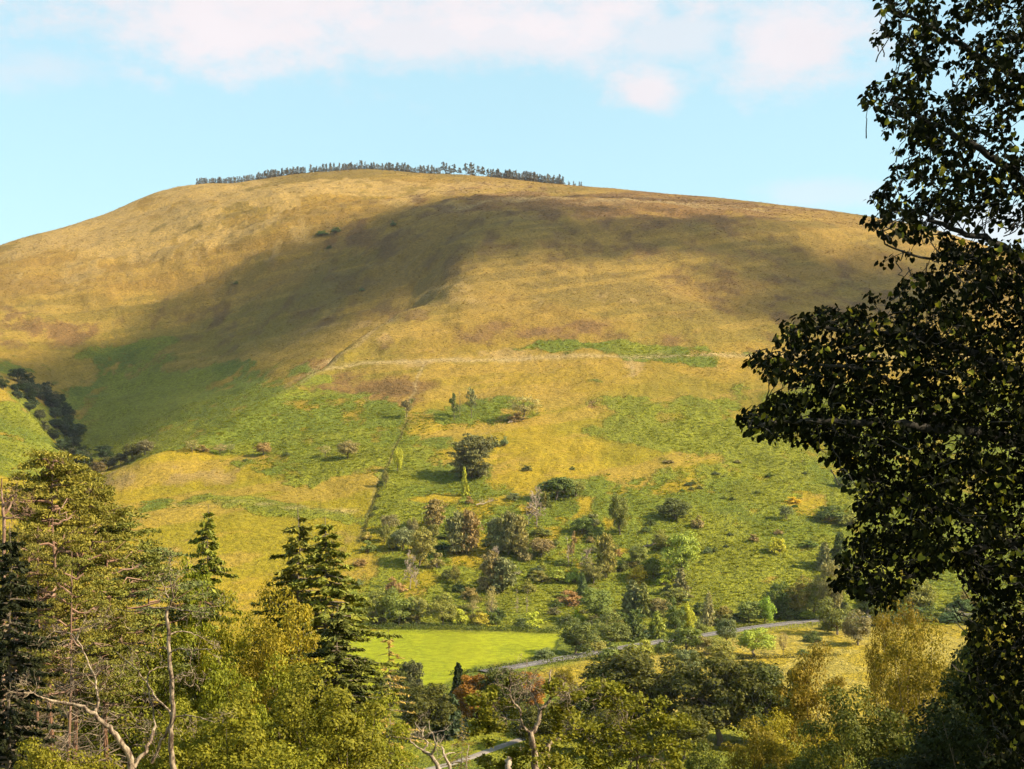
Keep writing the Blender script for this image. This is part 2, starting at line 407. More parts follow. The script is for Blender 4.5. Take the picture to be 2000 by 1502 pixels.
    N.new('ShaderNodeOutputMaterial', {0: d.outputs[0]})
    return m
M_GROUND = ground_material()

idx = np.arange(NU * NY).reshape(NU, NY)
faces = np.stack([idx[:-1, :-1], idx[1:, :-1], idx[1:, 1:], idx[:-1, 1:]], -1).reshape(-1, 4)
me = build_mesh("terrain", [(np.stack([XX, YY, Zg], -1).reshape(-1, 3), faces, 0)], M_GROUND, smooth=True)
for nm, chans in (("cover", (brk, brown, straw, np.ones_like(brk))), ("cover_b", (path, field, meadow, low)), ("mottle", (n_big, n_mid, streak, low))):
    at = me.attributes.new(nm, 'FLOAT_COLOR', 'POINT')
    at.data.foreach_set("color", np.stack([np.broadcast_to(c, XX.shape) for c in chans], -1).astype(np.float32).ravel())
terrain = link(bpy.data.objects.new("hillside_terrain", me))
tag(terrain, "grass and bracken hillside rising from the valley floor to a rounded top", kind="structure")

# ------------------------------------------------------------------ road and track on the valley floor
def px_path(pts, lift=0.0, n=90):
    pts = np.array(pts, float)
    t = np.concatenate([[0], np.cumsum(np.hypot(*np.diff(pts, axis=0).T))])
    q = np.linspace(0, t[-1], n)
    W3 = np.array([ground_hit(np.interp(a, t, pts[:, 0]), np.interp(a, t, pts[:, 1])) for a in q])
    for _ in range(8):
        W3[1:-1] = (W3[:-2] + 2 * W3[1:-1] + W3[2:]) / 4
    W3[:, 2] += lift
    return W3
def ribbon(path3, offs):
    """strips side by side along a path; offs = lateral offsets and lifts"""
    d = np.gradient(path3[:, :2], axis=0); d /= np.linalg.norm(d, axis=1)[:, None]
    nrm = np.stack([-d[:, 1], d[:, 0]], 1)
    V = []
    for o, dz in offs:
        p = path3.copy(); p[:, :2] += nrm * o; p[:, 2] += dz; V.append(p)
    V = np.stack(V, 1); n, k = V.shape[:2]
    ix = np.arange(n * k).reshape(n, k)
    Fc = np.stack([ix[:-1, :-1], ix[1:, :-1], ix[1:, 1:], ix[:-1, 1:]], -1).reshape(-1, 4)
    return V.reshape(-1, 3), Fc
def simple_mat(name, c1, c2, scale=1.0, rough=0.9, bump=0.3, dist=0.02):
    m, N = new_mat(name)
    P = N.new('ShaderNodeNewGeometry').outputs['Position']
    n1 = N.noise(P, scale, 6, 0.65)
    c = N.mix(N.sstep(n1, 0.3, 0.7), tuple(v * ALB for v in c1) + (1,), tuple(v * ALB for v in c2) + (1,))
    b = N.new('ShaderNodeBump', {'Strength': bump, 'Distance': dist, 'Height': n1})
    d = N.new('ShaderNodeBsdfPrincipled', {'Base Color': c, 'Roughness': rough, 'Normal': b.outputs[0]})
    N.new('ShaderNodeOutputMaterial', {0: d.outputs[0]})
    return m
M_ASPHALT = simple_mat("asphalt", (0.10, 0.082, 0.078), (0.15, 0.125, 0.11), 0.6)
M_LINE = simple_mat("road_paint", (0.42, 0.38, 0.34), (0.6, 0.55, 0.5), 0.9)
M_GRIT = simple_mat("grit_track", (0.20, 0.16, 0.13), (0.30, 0.24, 0.19), 0.8)
ROADPX = [(940, 1313), (1000, 1304), (1060, 1293), (1130, 1281), (1200, 1268), (1300, 1252), (1400, 1237), (1500, 1222), (1600, 1211), (1720, 1204), (1850, 1201), (2000, 1200), (2250, 1200)]
road_path = px_path(ROADPX, 0.30, 140)
V, Fc = ribbon(road_path, [(-2.2, -0.45), (-1.5, 0.0), (0, 0.05), (1.5, 0.0), (2.2, -0.45)])
road = link(bpy.data.objects.new("road", build_mesh("road", [(V, Fc, 0)], M_ASPHALT, True)))
tag(road, "narrow grey lane crossing the valley floor below the bracken slope", kind="structure")
for o in (-1.36, 1.36):
    V, Fc = ribbon(road_path, [(o - 0.09, 0.012), (o + 0.09, 0.012)])
    link(bpy.data.objects.new("edge_line", build_mesh("edge_line", [(V, Fc, 0)], M_LINE)), road)
track_path = px_path([(700, 1530), (820, 1507), (890, 1490), (950, 1468), (1000, 1450), (1060, 1428), (1120, 1410)], 0.05, 50)
V, Fc = ribbon(track_path, [(-1.1, -0.1), (-0.8, 0.03), (0, 0.06), (0.8, 0.03), (1.1, -0.1)])
track = link(bpy.data.objects.new("path", build_mesh("path", [(V, Fc, 0)], M_GRIT, True)))
tag(track, "short pale gravel path through the grass clearing below the dead tree", kind="structure")
# ------------------------------------------------------------------ plant materials
def leaf_material(name, spread=0.35, trans=0.28, hue=0.0):
    """colour comes from the object's own colour, varied from leaf to leaf"""
    m, N = new_mat(name)
    oi = N.new('ShaderNodeObjectInfo'); geo = N.new('ShaderNodeNewGeometry')
    r = geo.outputs['Random Per Island']
    c = N.mix(1.0, oi.outputs['Color'], (ALB, ALB, ALB, 1), 'MULTIPLY')
    dark = N.mix(1.0, c, (1 - spread, 1 - spread * 0.9, 1 - spread * 0.8, 1), 'MULTIPLY')
    lite = N.mix(1.0, c, (1 + spread * 1.1, 1 + spread * 0.9, 1 + spread * 0.3, 1), 'MULTIPLY')
    c2 = N.mix(r, dark, lite)
    if hue:                                  # some leaves have turned
        c2 = N.mix(N.sstep(r, 0.94, 0.95), c2, (0.20, 0.185, 0.022, 1))
    d = N.new('ShaderNodeBsdfPrincipled', {'Base Color': c2, 'Roughness': 0.62})
    d.inputs['Specular IOR Level'].default_value = 0.10 if not hue else 0.03
    t = N.new('ShaderNodeBsdfTranslucent', {'Color': N.mix(1.0, c2, (1.25, 1.2, 0.6, 1), 'MULTIPLY')})
    s = N.new('ShaderNodeMixShader', {0: trans, 1: d.outputs[0], 2: t.outputs[0]})
    N.new('ShaderNodeOutputMaterial', {0: s.outputs[0]})
    return m
M_LEAF = leaf_material("leaf")
M_NEEDLE = leaf_material("needle", 0.4, 0.12)
def bark_material(name, c1, c2, scale):
    m, N = new_mat(name)
    tcn = N.new('ShaderNodeTexCoord').outputs['Object']
    v = N.new('ShaderNodeVectorMath', {0: tcn, 1: (1, 1, 0.35)}, operation='MULTIPLY').outputs[0]
    n1 = N.noise(v, scale, 5, 0.65)
    c = N.mix(N.sstep(n1, 0.38, 0.62), tuple(v * ALB for v in c1) + (1,), tuple(v * ALB for v in c2) + (1,))
    b = N.new('ShaderNodeBump', {'Strength': 0.6, 'Distance': 0.03, 'Height': n1})
    d = N.new('ShaderNodeBsdfPrincipled', {'Base Color': c, 'Roughness': 0.9, 'Normal': b.outputs[0]})
    d.inputs['Specular IOR Level'].default_value = 0.15
    N.new('ShaderNodeOutputMaterial', {0: d.outputs[0]})
    return m
M_BARK = bark_material("bark", (0.10, 0.075, 0.05), (0.22, 0.165, 0.11), 6)
M_BARKFAR = bark_material("bark_far", (0.13, 0.10, 0.07), (0.24, 0.18, 0.12), 14)
M_PINEBARK = bark_material("pine_bark", (0.20, 0.10, 0.055), (0.36, 0.22, 0.15), 9)
M_BIRCH = bark_material("birch_bark", (0.10, 0.06, 0.04), (0.46, 0.34, 0.22), 11)
M_DEAD = bark_material("dead_wood", (0.30, 0.215, 0.145), (0.50, 0.39, 0.28), 10)
M_DEADTWIG = bark_material("dead_twig", (0.15, 0.105, 0.07), (0.27, 0.20, 0.135), 12)
M_DARKBARK = bark_material("dark_bark", (0.030, 0.026, 0.02), (0.06, 0.05, 0.036), 20)

# ------------------------------------------------------------------ plant geometry
def tube(path, radii, sides=6):
    path = np.asarray(path, float); n = len(path)
    radii = np.broadcast_to(np.asarray(radii, float), (n,))
    d = np.gradient(path, axis=0); d /= np.linalg.norm(d, axis=1)[:, None] + 1e-9
    ref = np.array([0.0, 0, 1]) if abs(d[0, 2]) < 0.8 else np.array([1.0, 0, 0])
    a = np.cross(d, ref); a /= np.linalg.norm(a, axis=1)[:, None] + 1e-9
    b = np.cross(d, a)
    th = np.linspace(0, 2 * np.pi, sides, endpoint=False)
    V = path[:, None] + radii[:, None, None] * (np.cos(th)[None, :, None] * a[:, None] + np.sin(th)[None, :, None] * b[:, None])
    ix = np.arange(n * sides).reshape(n, sides); nx = np.roll(ix, -1, 1)
    Fc = np.stack([ix[:-1], nx[:-1], nx[1:], ix[1:]], -1).reshape(-1, 4)
    return V.reshape(-1, 3), Fc
def unit(rng, n):
    v = rng.normal(size=(n, 3)); return v / np.linalg.norm(v, axis=1)[:, None]
def kites(P, size, rng, aspect=0.55, normal=None, nmix=0.0, axis=None, amix=0.0):
    """one kite-shaped leaf at each point"""
    n = len(P); size = np.broadcast_to(size, (n,))
    nn = unit(rng, n)
    if normal is not None:
        nn = nn * (1 - nmix) + normal * nmix
        nn /= np.linalg.norm(nn, axis=1)[:, None] + 1e-9
    t = unit(rng, n)
    if axis is not None:
        t = t * (1 - amix) + axis * amix
    t = t - nn * (t * nn).sum(1)[:, None]; t /= np.linalg.norm(t, axis=1)[:, None] + 1e-9
    b = np.cross(nn, t)
    L = size[:, None]; w = L * aspect * 0.5
    V = np.stack([P - t * L * 0.5, P + b * w - t * L * 0.08, P + t * L * 0.5, P - b * w - t * L * 0.08], 1).reshape(-1, 3)
    return V, np.arange(4 * n).reshape(n, 4)
def bend(p0, p1, rng, wob=0.08, sag=0.0, n=5):
    t = np.linspace(0, 1, n)[:, None]
    L = np.linalg.norm(p1 - p0)
    off = rng.normal(size=(n, 3)) * L * wob * np.sin(np.pi * t)
    q = p0 + (p1 - p0) * t + off
    q[:, 2] -= sag * L * (np.sin(np.pi * t[:, 0]))
    return q

class Proto:
    def __init__(s, **meshes): s.meshes = meshes

def broadleaf(seed, ncl=60, nleaf=3000, leaf=0.035, rx=0.5, zc=0.60, rz=0.42, cr=(0.10, 0.17), trunk=0.028, lump=0.22, flat=0.75, aspect=0.7, bark=None, limbs=14, stems=1, stem_sp=0.1):
    rng = np.random.default_rng(seed)
    d = unit(rng, ncl * 3); d = d[d[:, 2] > -0.75][:ncl]
    lobes = unit(rng, 7)
    bump = 1 + lump * (np.max(d @ lobes.T, axis=1) - 0.7) * 2.2
    rad = (0.35 + 0.65 * rng.random(len(d)) ** 0.45) * bump
    C = d * rad[:, None] * np.array([rx, rx, rz]) * 0.84 + np.array([0, 0, zc])
    r = rng.uniform(*cr, len(d))
    k = rng.integers(0, len(d), nleaf)
    o = unit(rng, nleaf); o[:, 2] = np.where(rng.random(nleaf) < 0.65, np.abs(o[:, 2]), o[:, 2])
    P = C[k] + o * (r[k] * (0.45 + 0.6 * rng.random(nleaf) ** 0.6))[:, None] * np.array([1, 1, flat])
    nrm = o + np.array([0, 0, 0.35])
    sz = leaf * rng.uniform(0.6, 1.35, nleaf)
    crown = build_mesh("crown", [kites(P, sz, rng, aspect, nrm / np.linalg.norm(nrm, axis=1)[:, None], 0.62) + (0,)], M_LEAF)
    tp = []
    for s_ in range(stems):
        top = np.array([rng.normal() * 0.03, rng.normal() * 0.03, zc + 0.05]) + (np.array([rng.normal(), rng.normal(), 0]) * stem_sp if stems > 1 else 0)
        ax = bend(np.zeros(3), top, rng, 0.03, n=7)
        tp.append(tube(ax, np.linspace(trunk, trunk * 0.35, 7) * (1.25 if stems == 1 else 0.8), 7) + (0,))
        for j in rng.permutation(len(C))[:max(4, limbs // stems)]:
            t0 = rng.uniform(0.35, 0.9); i0 = int(t0 * 6)
            st = ax[i0]
            tp.append(tube(bend(st, C[j], rng, 0.07, 0.05), np.linspace(trunk * 0.42, trunk * 0.08, 5), 4) + (0,))
    return Proto(trunk=build_mesh("trunk", tp, bark or M_BARKFAR), crown=crown)

def shrub(seed, ncl=26, nleaf=1100, leaf=0.06, flat=0.8, aspect=0.7):
    rng = np.random.default_rng(seed)
    a = rng.uniform(0, 2 * np.pi, ncl); q = np.sqrt(rng.random(ncl))
    h = np.sqrt(np.clip(1 - q ** 2, 0, 1))
    C = np.stack([np.cos(a) * q * 0.40, np.sin(a) * q * 0.40, h * rng.uniform(0.25, 0.82, ncl)], 1)
    r = rng.uniform(0.12, 0.22, ncl)
    k = rng.integers(0, ncl, nleaf); o = unit(rng, nleaf); o[:, 2] = np.abs(o[:, 2]) * np.where(rng.random(nleaf) < 0.75, 1, -0.6)
    P = C[k] + o * (r[k] * (0.5 + 0.55 * rng.random(nleaf)))[:, None] * np.array([1, 1, flat]); P[:, 2] = np.maximum(P[:, 2], 0.01)
    nrm = o + np.array([0, 0, 0.35])
    crown = build_mesh("foliage", [kites(P, leaf * rng.uniform(0.6, 1.3, nleaf), rng, aspect, nrm / np.linalg.norm(nrm, axis=1)[:, None], 0.62) + (0,)], M_LEAF)
    tp = []
    for j in rng.permutation(ncl)[:10]:
        tp.append(tube(bend(np.array([rng.normal() * .05, rng.normal() * .05, -0.05]), C[j], rng, 0.06), np.linspace(0.022, 0.006, 5), 4) + (0,))
    return Proto(stems=build_mesh("stems", tp, M_BARKFAR), foliage=crown)

def conifer(seed, whorls=26, nb=6, ns=14, R=0.2, zlo=0.06, droop=0.25, up=0.15, ragged=0.25, leaf=0.05, trunk=0.016, power=0.9, mat=None, bark=None, gap=0.0, aspect=0.32, bare=0.0, sides=6, hang=0.2, cap=9.0, nmix=0.8):
    """tiered conifer: whorls of drooping boughs, each a flat spray of needle fans"""
    rng = np.random.default_rng(seed)
    Vs, Ax, Nn, Sz, tp = [], [], [], [], []
    ax = np.stack([np.cumsum(rng.normal(size=12)) * 0.002, np.cumsum(rng.normal(size=12)) * 0.002, np.linspace(-0.02, 1.0, 12)], 1)
    tp.append(tube(ax, np.linspace(trunk, trunk * 0.08, 12), sides) + (0,))
    for w in range(whorls):
        f = w / (whorls - 1)
        z = zlo + (0.985 - zlo) * f ** 0.92
        base = min(R * (1 - f) ** power, cap * (0.85 + 0.3 * rng.random())) + 0.006
        n = max(3, int(round(nb * (0.6 + 0.4 * (1 - f)) + rng.normal() * 0.7)))
        for b in range(n):
            if rng.random() < gap: continue
            th = 2 * np.pi * (b + rng.random() * 0.8) / n + w * 1.7
            L = base * (1 + ragged * rng.normal()) * rng.uniform(0.8, 1.1)
            if L <= 0.008: continue
            t = np.linspace(0, 1, 6)
            dirh = np.array([math.cos(th), math.sin(th), 0]); side = np.array([-math.sin(th), math.cos(th), 0])
            dz = L * (up * t + -droop * t ** 1.5 * 1.6 + droop * 0.55 * t ** 3)
            c = np.array([np.interp(z, ax[:, 2], ax[:, 0]), np.interp(z, ax[:, 2], ax[:, 1]), z + rng.normal() * 0.006])
            path = c + dirh * (L * t)[:, None] + np.array([0, 0, 1.0]) * dz[:, None] + side * (rng.normal() * 0.08 * L * t ** 2)[:, None]
            tp.append(tube(path[:5], np.linspace(trunk * 0.32, trunk * 0.06, 5) * (0.4 + 0.6 * L / min(R, cap)), 3) + (0,))
            if bare and rng.random() < bare: continue
            k = max(4, int(ns * (0.35 + 0.65 * L / min(R, cap))))
            s = rng.random(k) ** 0.75 * 0.9 + 0.12
            pp = np.stack([np.interp(s, t, path[:, i]) for i in range(3)], 1)
            sd = np.where(rng.random(k) < 0.5, -1.0, 1.0)
            fan = leaf * (0.55 + 0.75 * (1 - np.abs(s - 0.45))) * rng.uniform(0.7, 1.3, k)
            dr = dirh * 0.75 + side * (sd * rng.uniform(0.3, 1.2, k))[:, None] + np.array([0, 0, -1.0]) * (hang * rng.uniform(0, 1.6, k))[:, None]
            dr /= np.linalg.norm(dr, axis=1)[:, None]
            Vs.append(pp + dr * (fan * 0.35)[:, None]); Ax.append(dr); Sz.append(fan)
            nn = np.array([0, 0, 1.0]) + rng.normal(size=(k, 3)) * 0.5; Nn.append(nn / np.linalg.norm(nn, axis=1)[:, None])
    P, A_, S, N_ = map(np.concatenate, (Vs, Ax, Sz, Nn))
    return Proto(trunk=build_mesh("trunk", tp, bark or M_BARKFAR), crown=build_mesh("crown", [kites(P, S, rng, aspect, N_, nmix, A_, 0.9) + (0,)], mat or M_NEEDLE))

def scots_pine(seed, nbr=46, npad=3, nt=60, leaf=0.028, z0=0.45, R=0.24, trunk=0.016, dead=18, bark=None, lean=0.0, aspect=0.22, flat=0.45, low=0.5, padr=0.065):
    """bare reddish stem, irregular boughs ending in pads of needle tufts"""
    rng = np.random.default_rng(seed)
    h = np.linspace(-0.02, 1, 14)
    ax = np.stack([np.cumsum(rng.normal(size=14)) * 0.005 + lean * h ** 2, np.cumsum(rng.normal(size=14)) * 0.005, h], 1)
    tp = [tube(ax, trunk * (1 - 0.85 * np.clip(h, 0, 1) ** 1.2), 7) + (0,)]
    Ps, Ns, Ss = [], [], []
    def at(z): return np.array([np.interp(z, h, ax[:, i]) for i in range(3)])
    for b in range(nbr):
        f = (b + rng.random()) / nbr
        z = z0 + (0.985 - z0) * f
        prof = R * (low + (1 - low) * math.sin(math.pi * min(1, 0.25 + 0.75 * f))) * (1.0 if f < 0.75 else 1.0 - (f - 0.75) * 2.6)
        L = max(0.02, prof * rng.uniform(0.45, 1.15))
        th = rng.uniform(0, 2 * np.pi)
        d = np.array([math.cos(th), math.sin(th), rng.uniform(-0.15, 0.55) * (0.4 + f)])
        p0 = at(z); p1 = p0 + d * L
        path = bend(p0, p1, rng, 0.07, 0.04, 6); tp.append(tube(path, np.linspace(trunk * 0.34, trunk * 0.07, 6), 4) + (0,))
        for q in range(npad):
            tt = rng.uniform(0.55, 1.05)
            c = p0 + (p1 - p0) * tt + rng.normal(size=3) * np.array([0.035, 0.035, 0.015]) * (R / 0.24)
            tp.append(tube(np.array([path[3], (path[3] + c) / 2 + rng.normal(size=3) * 0.006, c]), [trunk * 0.12, trunk * 0.08, trunk * 0.03], 3) + (0,))
            r = padr * rng.uniform(0.6, 1.25) * (R / 0.24)
            o = unit(rng, nt); o[:, 2] = np.abs(o[:, 2]) - 0.25
            Ps.append(c + o * (r * rng.random(nt) ** 0.45)[:, None] * np.array([1, 1, flat]))
            Ns.append(o + np.array([0, 0, 0.8])); Ss.append(leaf * rng.uniform(0.6, 1.3, nt))
    for b in range(dead):
        z = rng.uniform(min(0.28, z0 * 0.5), z0 + 0.12); th = rng.uniform(0, 2 * np.pi); L = rng.uniform(0.04, 0.16) * (R / 0.24)
        p0 = at(z); p1 = p0 + np.array([math.cos(th), math.sin(th), rng.uniform(-0.35, 0.25)]) * L
        q = bend(p0, p1, rng, 0.08, 0.05); tp.append(tube(q, np.linspace(trunk * 0.2, trunk * 0.04, 5), 3) + (1,))
        for e in range(3):
            s0 = q[2 + e % 3]; tp.append(tube(np.array([s0, s0 + (p1 - p0) * 0.2 + rng.normal(size=3) * L * 0.16, s0 + (p1 - p0) * 0.3 + rng.normal(size=3) * L * 0.26]), [trunk * 0.08, trunk * 0.05, trunk * 0.02], 3) + (1,))
    P, N_, S = map(np.concatenate, (Ps, Ns, Ss)); N_ /= np.linalg.norm(N_, axis=1)[:, None]
    outward = P - np.array([0, 0, 0]); outward = outward * np.array([1, 1, 0.0]) / (np.linalg.norm(outward[:, :2], axis=1)[:, None] + 1e-6)
    live, dead_ = [t for t in tp if t[2] == 0], [t[:2] + (0,) for t in tp if t[2] == 1]
    return Proto(trunk=build_mesh("trunk", live, bark or M_PINEBARK), trunk_dead_branches=build_mesh("dead_branches", dead_, M_DEADTWIG), crown=build_mesh("crown", [kites(P, S, rng, aspect, N_, 0.35, outward + np.array([0, 0, 0.5]), 0.4) + (0,)], M_NEEDLE))

def branch_system(rng, p, d, L, r, level, out, wander=0.22, kids=(4, 4, 3), up=0.12, ratio=0.58, npt=6, rmin=0.002):
    n = npt
    pts = [np.array(p, float)]; dd = np.array(d, float); dd /= np.linalg.norm(dd)
    for i in range(n - 1):
        dd = dd + rng.normal(size=3) * wander + np.array([0, 0, up]); dd /= np.linalg.norm(dd)
        pts.append(pts[-1] + dd * L / (n - 1))
    pts = np.array(pts)
    out.append((pts, np.linspace(r, max(r * 0.35, rmin), n), level))
    if level <= 0: return
    for k in range(kids[min(level, len(kids)) - 1]):
        i = rng.integers(1 if level < 3 else 2, n)
        t = rng.normal(size=3); ax = pts[i] - pts[i - 1]; ax /= np.linalg.norm(ax)
        t -= ax * t.dot(ax); t /= np.linalg.norm(t)
        nd = ax * rng.uniform(0.35, 0.9) + t * rng.uniform(0.6, 1.0)
        branch_system(rng, pts[i], nd, L * ratio * rng.uniform(0.7, 1.2), max(r * 0.5 * (1 - 0.4 * i / n), rmin), level - 1, out, wander, kids, up, ratio, npt, rmin)

def dead_tree(seed, levels=3, kids=(4, 4, 9), r=0.018, L=0.34, up=0.06, wander=0.2, rmin=0.0022):
    rng = np.random.default_rng(seed)
    h = np.linspace(-0.02, 1, 10)
    ax = np.stack([np.cumsum(rng.normal(size=10)) * 0.012, np.cumsum(rng.normal(size=10)) * 0.012, h], 1)
    tp, br, out = [tube(ax, r * (1.05 - 0.85 * np.clip(h, 0, 1)), 6) + (0,)], [], []
    for k in range(kids[-1]):
        z = rng.uniform(0.30, 0.97); i = int(z * 9)
        th = rng.uniform(0, 2 * np.pi)
        branch_system(rng, ax[i], (math.cos(th), math.sin(th), rng.uniform(-0.1, 0.6)), L * (1.15 - z * 0.7), r * 0.45, levels - 1, out, wander, kids, up, rmin=rmin)
    for pts, rr, lv in out:
        br.append(tube(pts, rr, 3) + (0,))
    return Proto(trunk=build_mesh("trunk", tp, M_DEAD), branches=build_mesh("branches", br, M_DEAD))

def place(proto, name, loc, sx, sz, color, label, cat="tree", group=None, rot=0.0, tilt=0.0, trunk_color=None, sy=None):
    e = link(bpy.data.objects.new(name, None)); e.empty_display_size = 0.3
    e.location = tuple(float(v) for v in loc); e.rotation_euler = (0, tilt, rot); e.scale = (sx, sy or sx, sz)
    tag(e, label, cat, group)
    made = {}
    for nm, me_ in proto.meshes.items():
        sub_ = nm.startswith('trunk_')                # dead branches are a piece of the trunk
        o = link(bpy.data.objects.new(nm[6:] if sub_ else nm, me_), made['trunk'] if sub_ else e)
        made[nm] = o
        o.color = tuple(color) + (1.0,)
        if nm in ('branches', 'stems', 'trunk_dead_branches'): o['kind'] = 'stuff'
    return e
# ------------------------------------------------------------------ trees and bushes of the valley and the slope
PROTO = {
 'round': [broadleaf(1, 46, 4200, 0.058, lump=0.5, cr=(0.13, 0.2)), broadleaf(2, 52, 4200, 0.062, zc=0.57, rz=0.44, cr=(0.13, 0.2)), broadleaf(3, 70, 4400, 0.06, lump=0.35, cr=(0.13, 0.2))],
 'wide': [broadleaf(4, 64, 4200, 0.06, zc=0.55, rz=0.44, lump=0.4, cr=(0.12, 0.19)), broadleaf(5, 60, 4200, 0.06, zc=0.52, rz=0.46, lump=0.3, cr=(0.12, 0.19))],
 'full': [broadleaf(6, 60, 6000, 0.052, zc=0.48, rz=0.54, cr=(0.10, 0.2), lump=0.6), broadleaf(7, 64, 6000, 0.050, zc=0.47, rz=0.55, cr=(0.10, 0.2), lump=0.65)],
 'tall': [broadleaf(8, 54, 3600, 0.062, zc=0.54, rz=0.50, cr=(0.12, 0.18), flat=1.2), broadleaf(9, 60, 3600, 0.06, zc=0.52, rz=0.52, cr=(0.12, 0.18), flat=1.3, lump=0.4)],
 'wispy': [broadleaf(10, 44, 1700, 0.045, zc=0.6, rz=0.44, cr=(0.09, 0.16), limbs=26, trunk=0.02), broadleaf(12, 40, 1500, 0.045, zc=0.6, rz=0.45, limbs=26, lump=0.4, trunk=0.02)],
 'bush': [shrub(13, 26, 1500, 0.085), shrub(14, 22, 1400, 0.09), shrub(15, 34, 1700, 0.08)],
 'spruce': [conifer(16, 24, 8, 18, R=0.46, leaf=0.13, trunk=0.02, droop=0.3, aspect=0.55, power=0.8, nmix=0.45), conifer(17, 24, 8, 18, R=0.48, leaf=0.13, trunk=0.02, ragged=0.32, aspect=0.55, power=0.75, nmix=0.45)],
 'pine': [scots_pine(18, 56, 3, 26, 0.10, z0=0.14, R=0.47, trunk=0.022, dead=8, bark=M_BARKFAR, aspect=0.5, flat=0.7, padr=0.085), scots_pine(19, 60, 3, 26, 0.10, z0=0.10, R=0.48, trunk=0.022, dead=10, bark=M_BARKFAR, aspect=0.5, flat=0.65, padr=0.082)],
 'slim': [scots_pine(20, 24, 2, 26, 0.09, z0=0.35, R=0.45, trunk=0.024, dead=6, bark=M_BARKFAR, aspect=0.5, flat=0.9), scots_pine(21, 28, 2, 24, 0.09, z0=0.45, R=0.42, trunk=0.026, dead=8, bark=M_BARKFAR, aspect=0.5, flat=0.8)],
 'dead': [dead_tree(22, 3, (3, 4, 15), 0.036, 0.5, rmin=0.010), dead_tree(24, 3, (3, 4, 17), 0.038, 0.45, rmin=0.010, wander=0.26)],
 'poles': [dead_tree(25, 2, (2, 3, 12), 0.03, 0.30, rmin=0.008)],
}
CO = dict(G=(0.055, 0.080, 0.020), M=(0.10, 0.125, 0.028), O=(0.16, 0.150, 0.036), Y=(0.29, 0.275, 0.025), A=(0.46, 0.30, 0.025), B=(0.20, 0.145, 0.06), R=(0.25, 0.135, 0.06),
          K=(0.135, 0.135, 0.062), P=(0.25, 0.21, 0.095), N=(0.36, 0.22, 0.08), S=(0.085, 0.115, 0.05), D=(0.045, 0.062, 0.020), L=(0.19, 0.225, 0.03))
NAME = dict(round='broadleaf_tree', wide='broadleaf_tree', full='broadleaf_tree', tall='broadleaf_tree', wispy='birch_tree', bush='bush', spruce='conifer_tree', pine='pine_tree', slim='pine_tree', dead='dead_tree', poles='dead_tree')
CAT = dict(round='tree', wide='tree', full='tree', tall='tree', wispy='tree', bush='bush', spruce='conifer', pine='conifer', slim='conifer', dead='dead tree', poles='dead tree')
GRP = dict(round='broadleaf trees of the slope and valley', wide='broadleaf trees of the slope and valley', full='broadleaf trees of the slope and valley', tall='broadleaf trees of the slope and valley', wispy='thin pale trees of the slope and valley',
           bush='bushes of the slope and valley', spruce='conifers of the slope and valley', pine='conifers of the slope and valley', slim='conifers of the slope and valley', dead='dead trees of the slope', poles='dead trees of the slope')
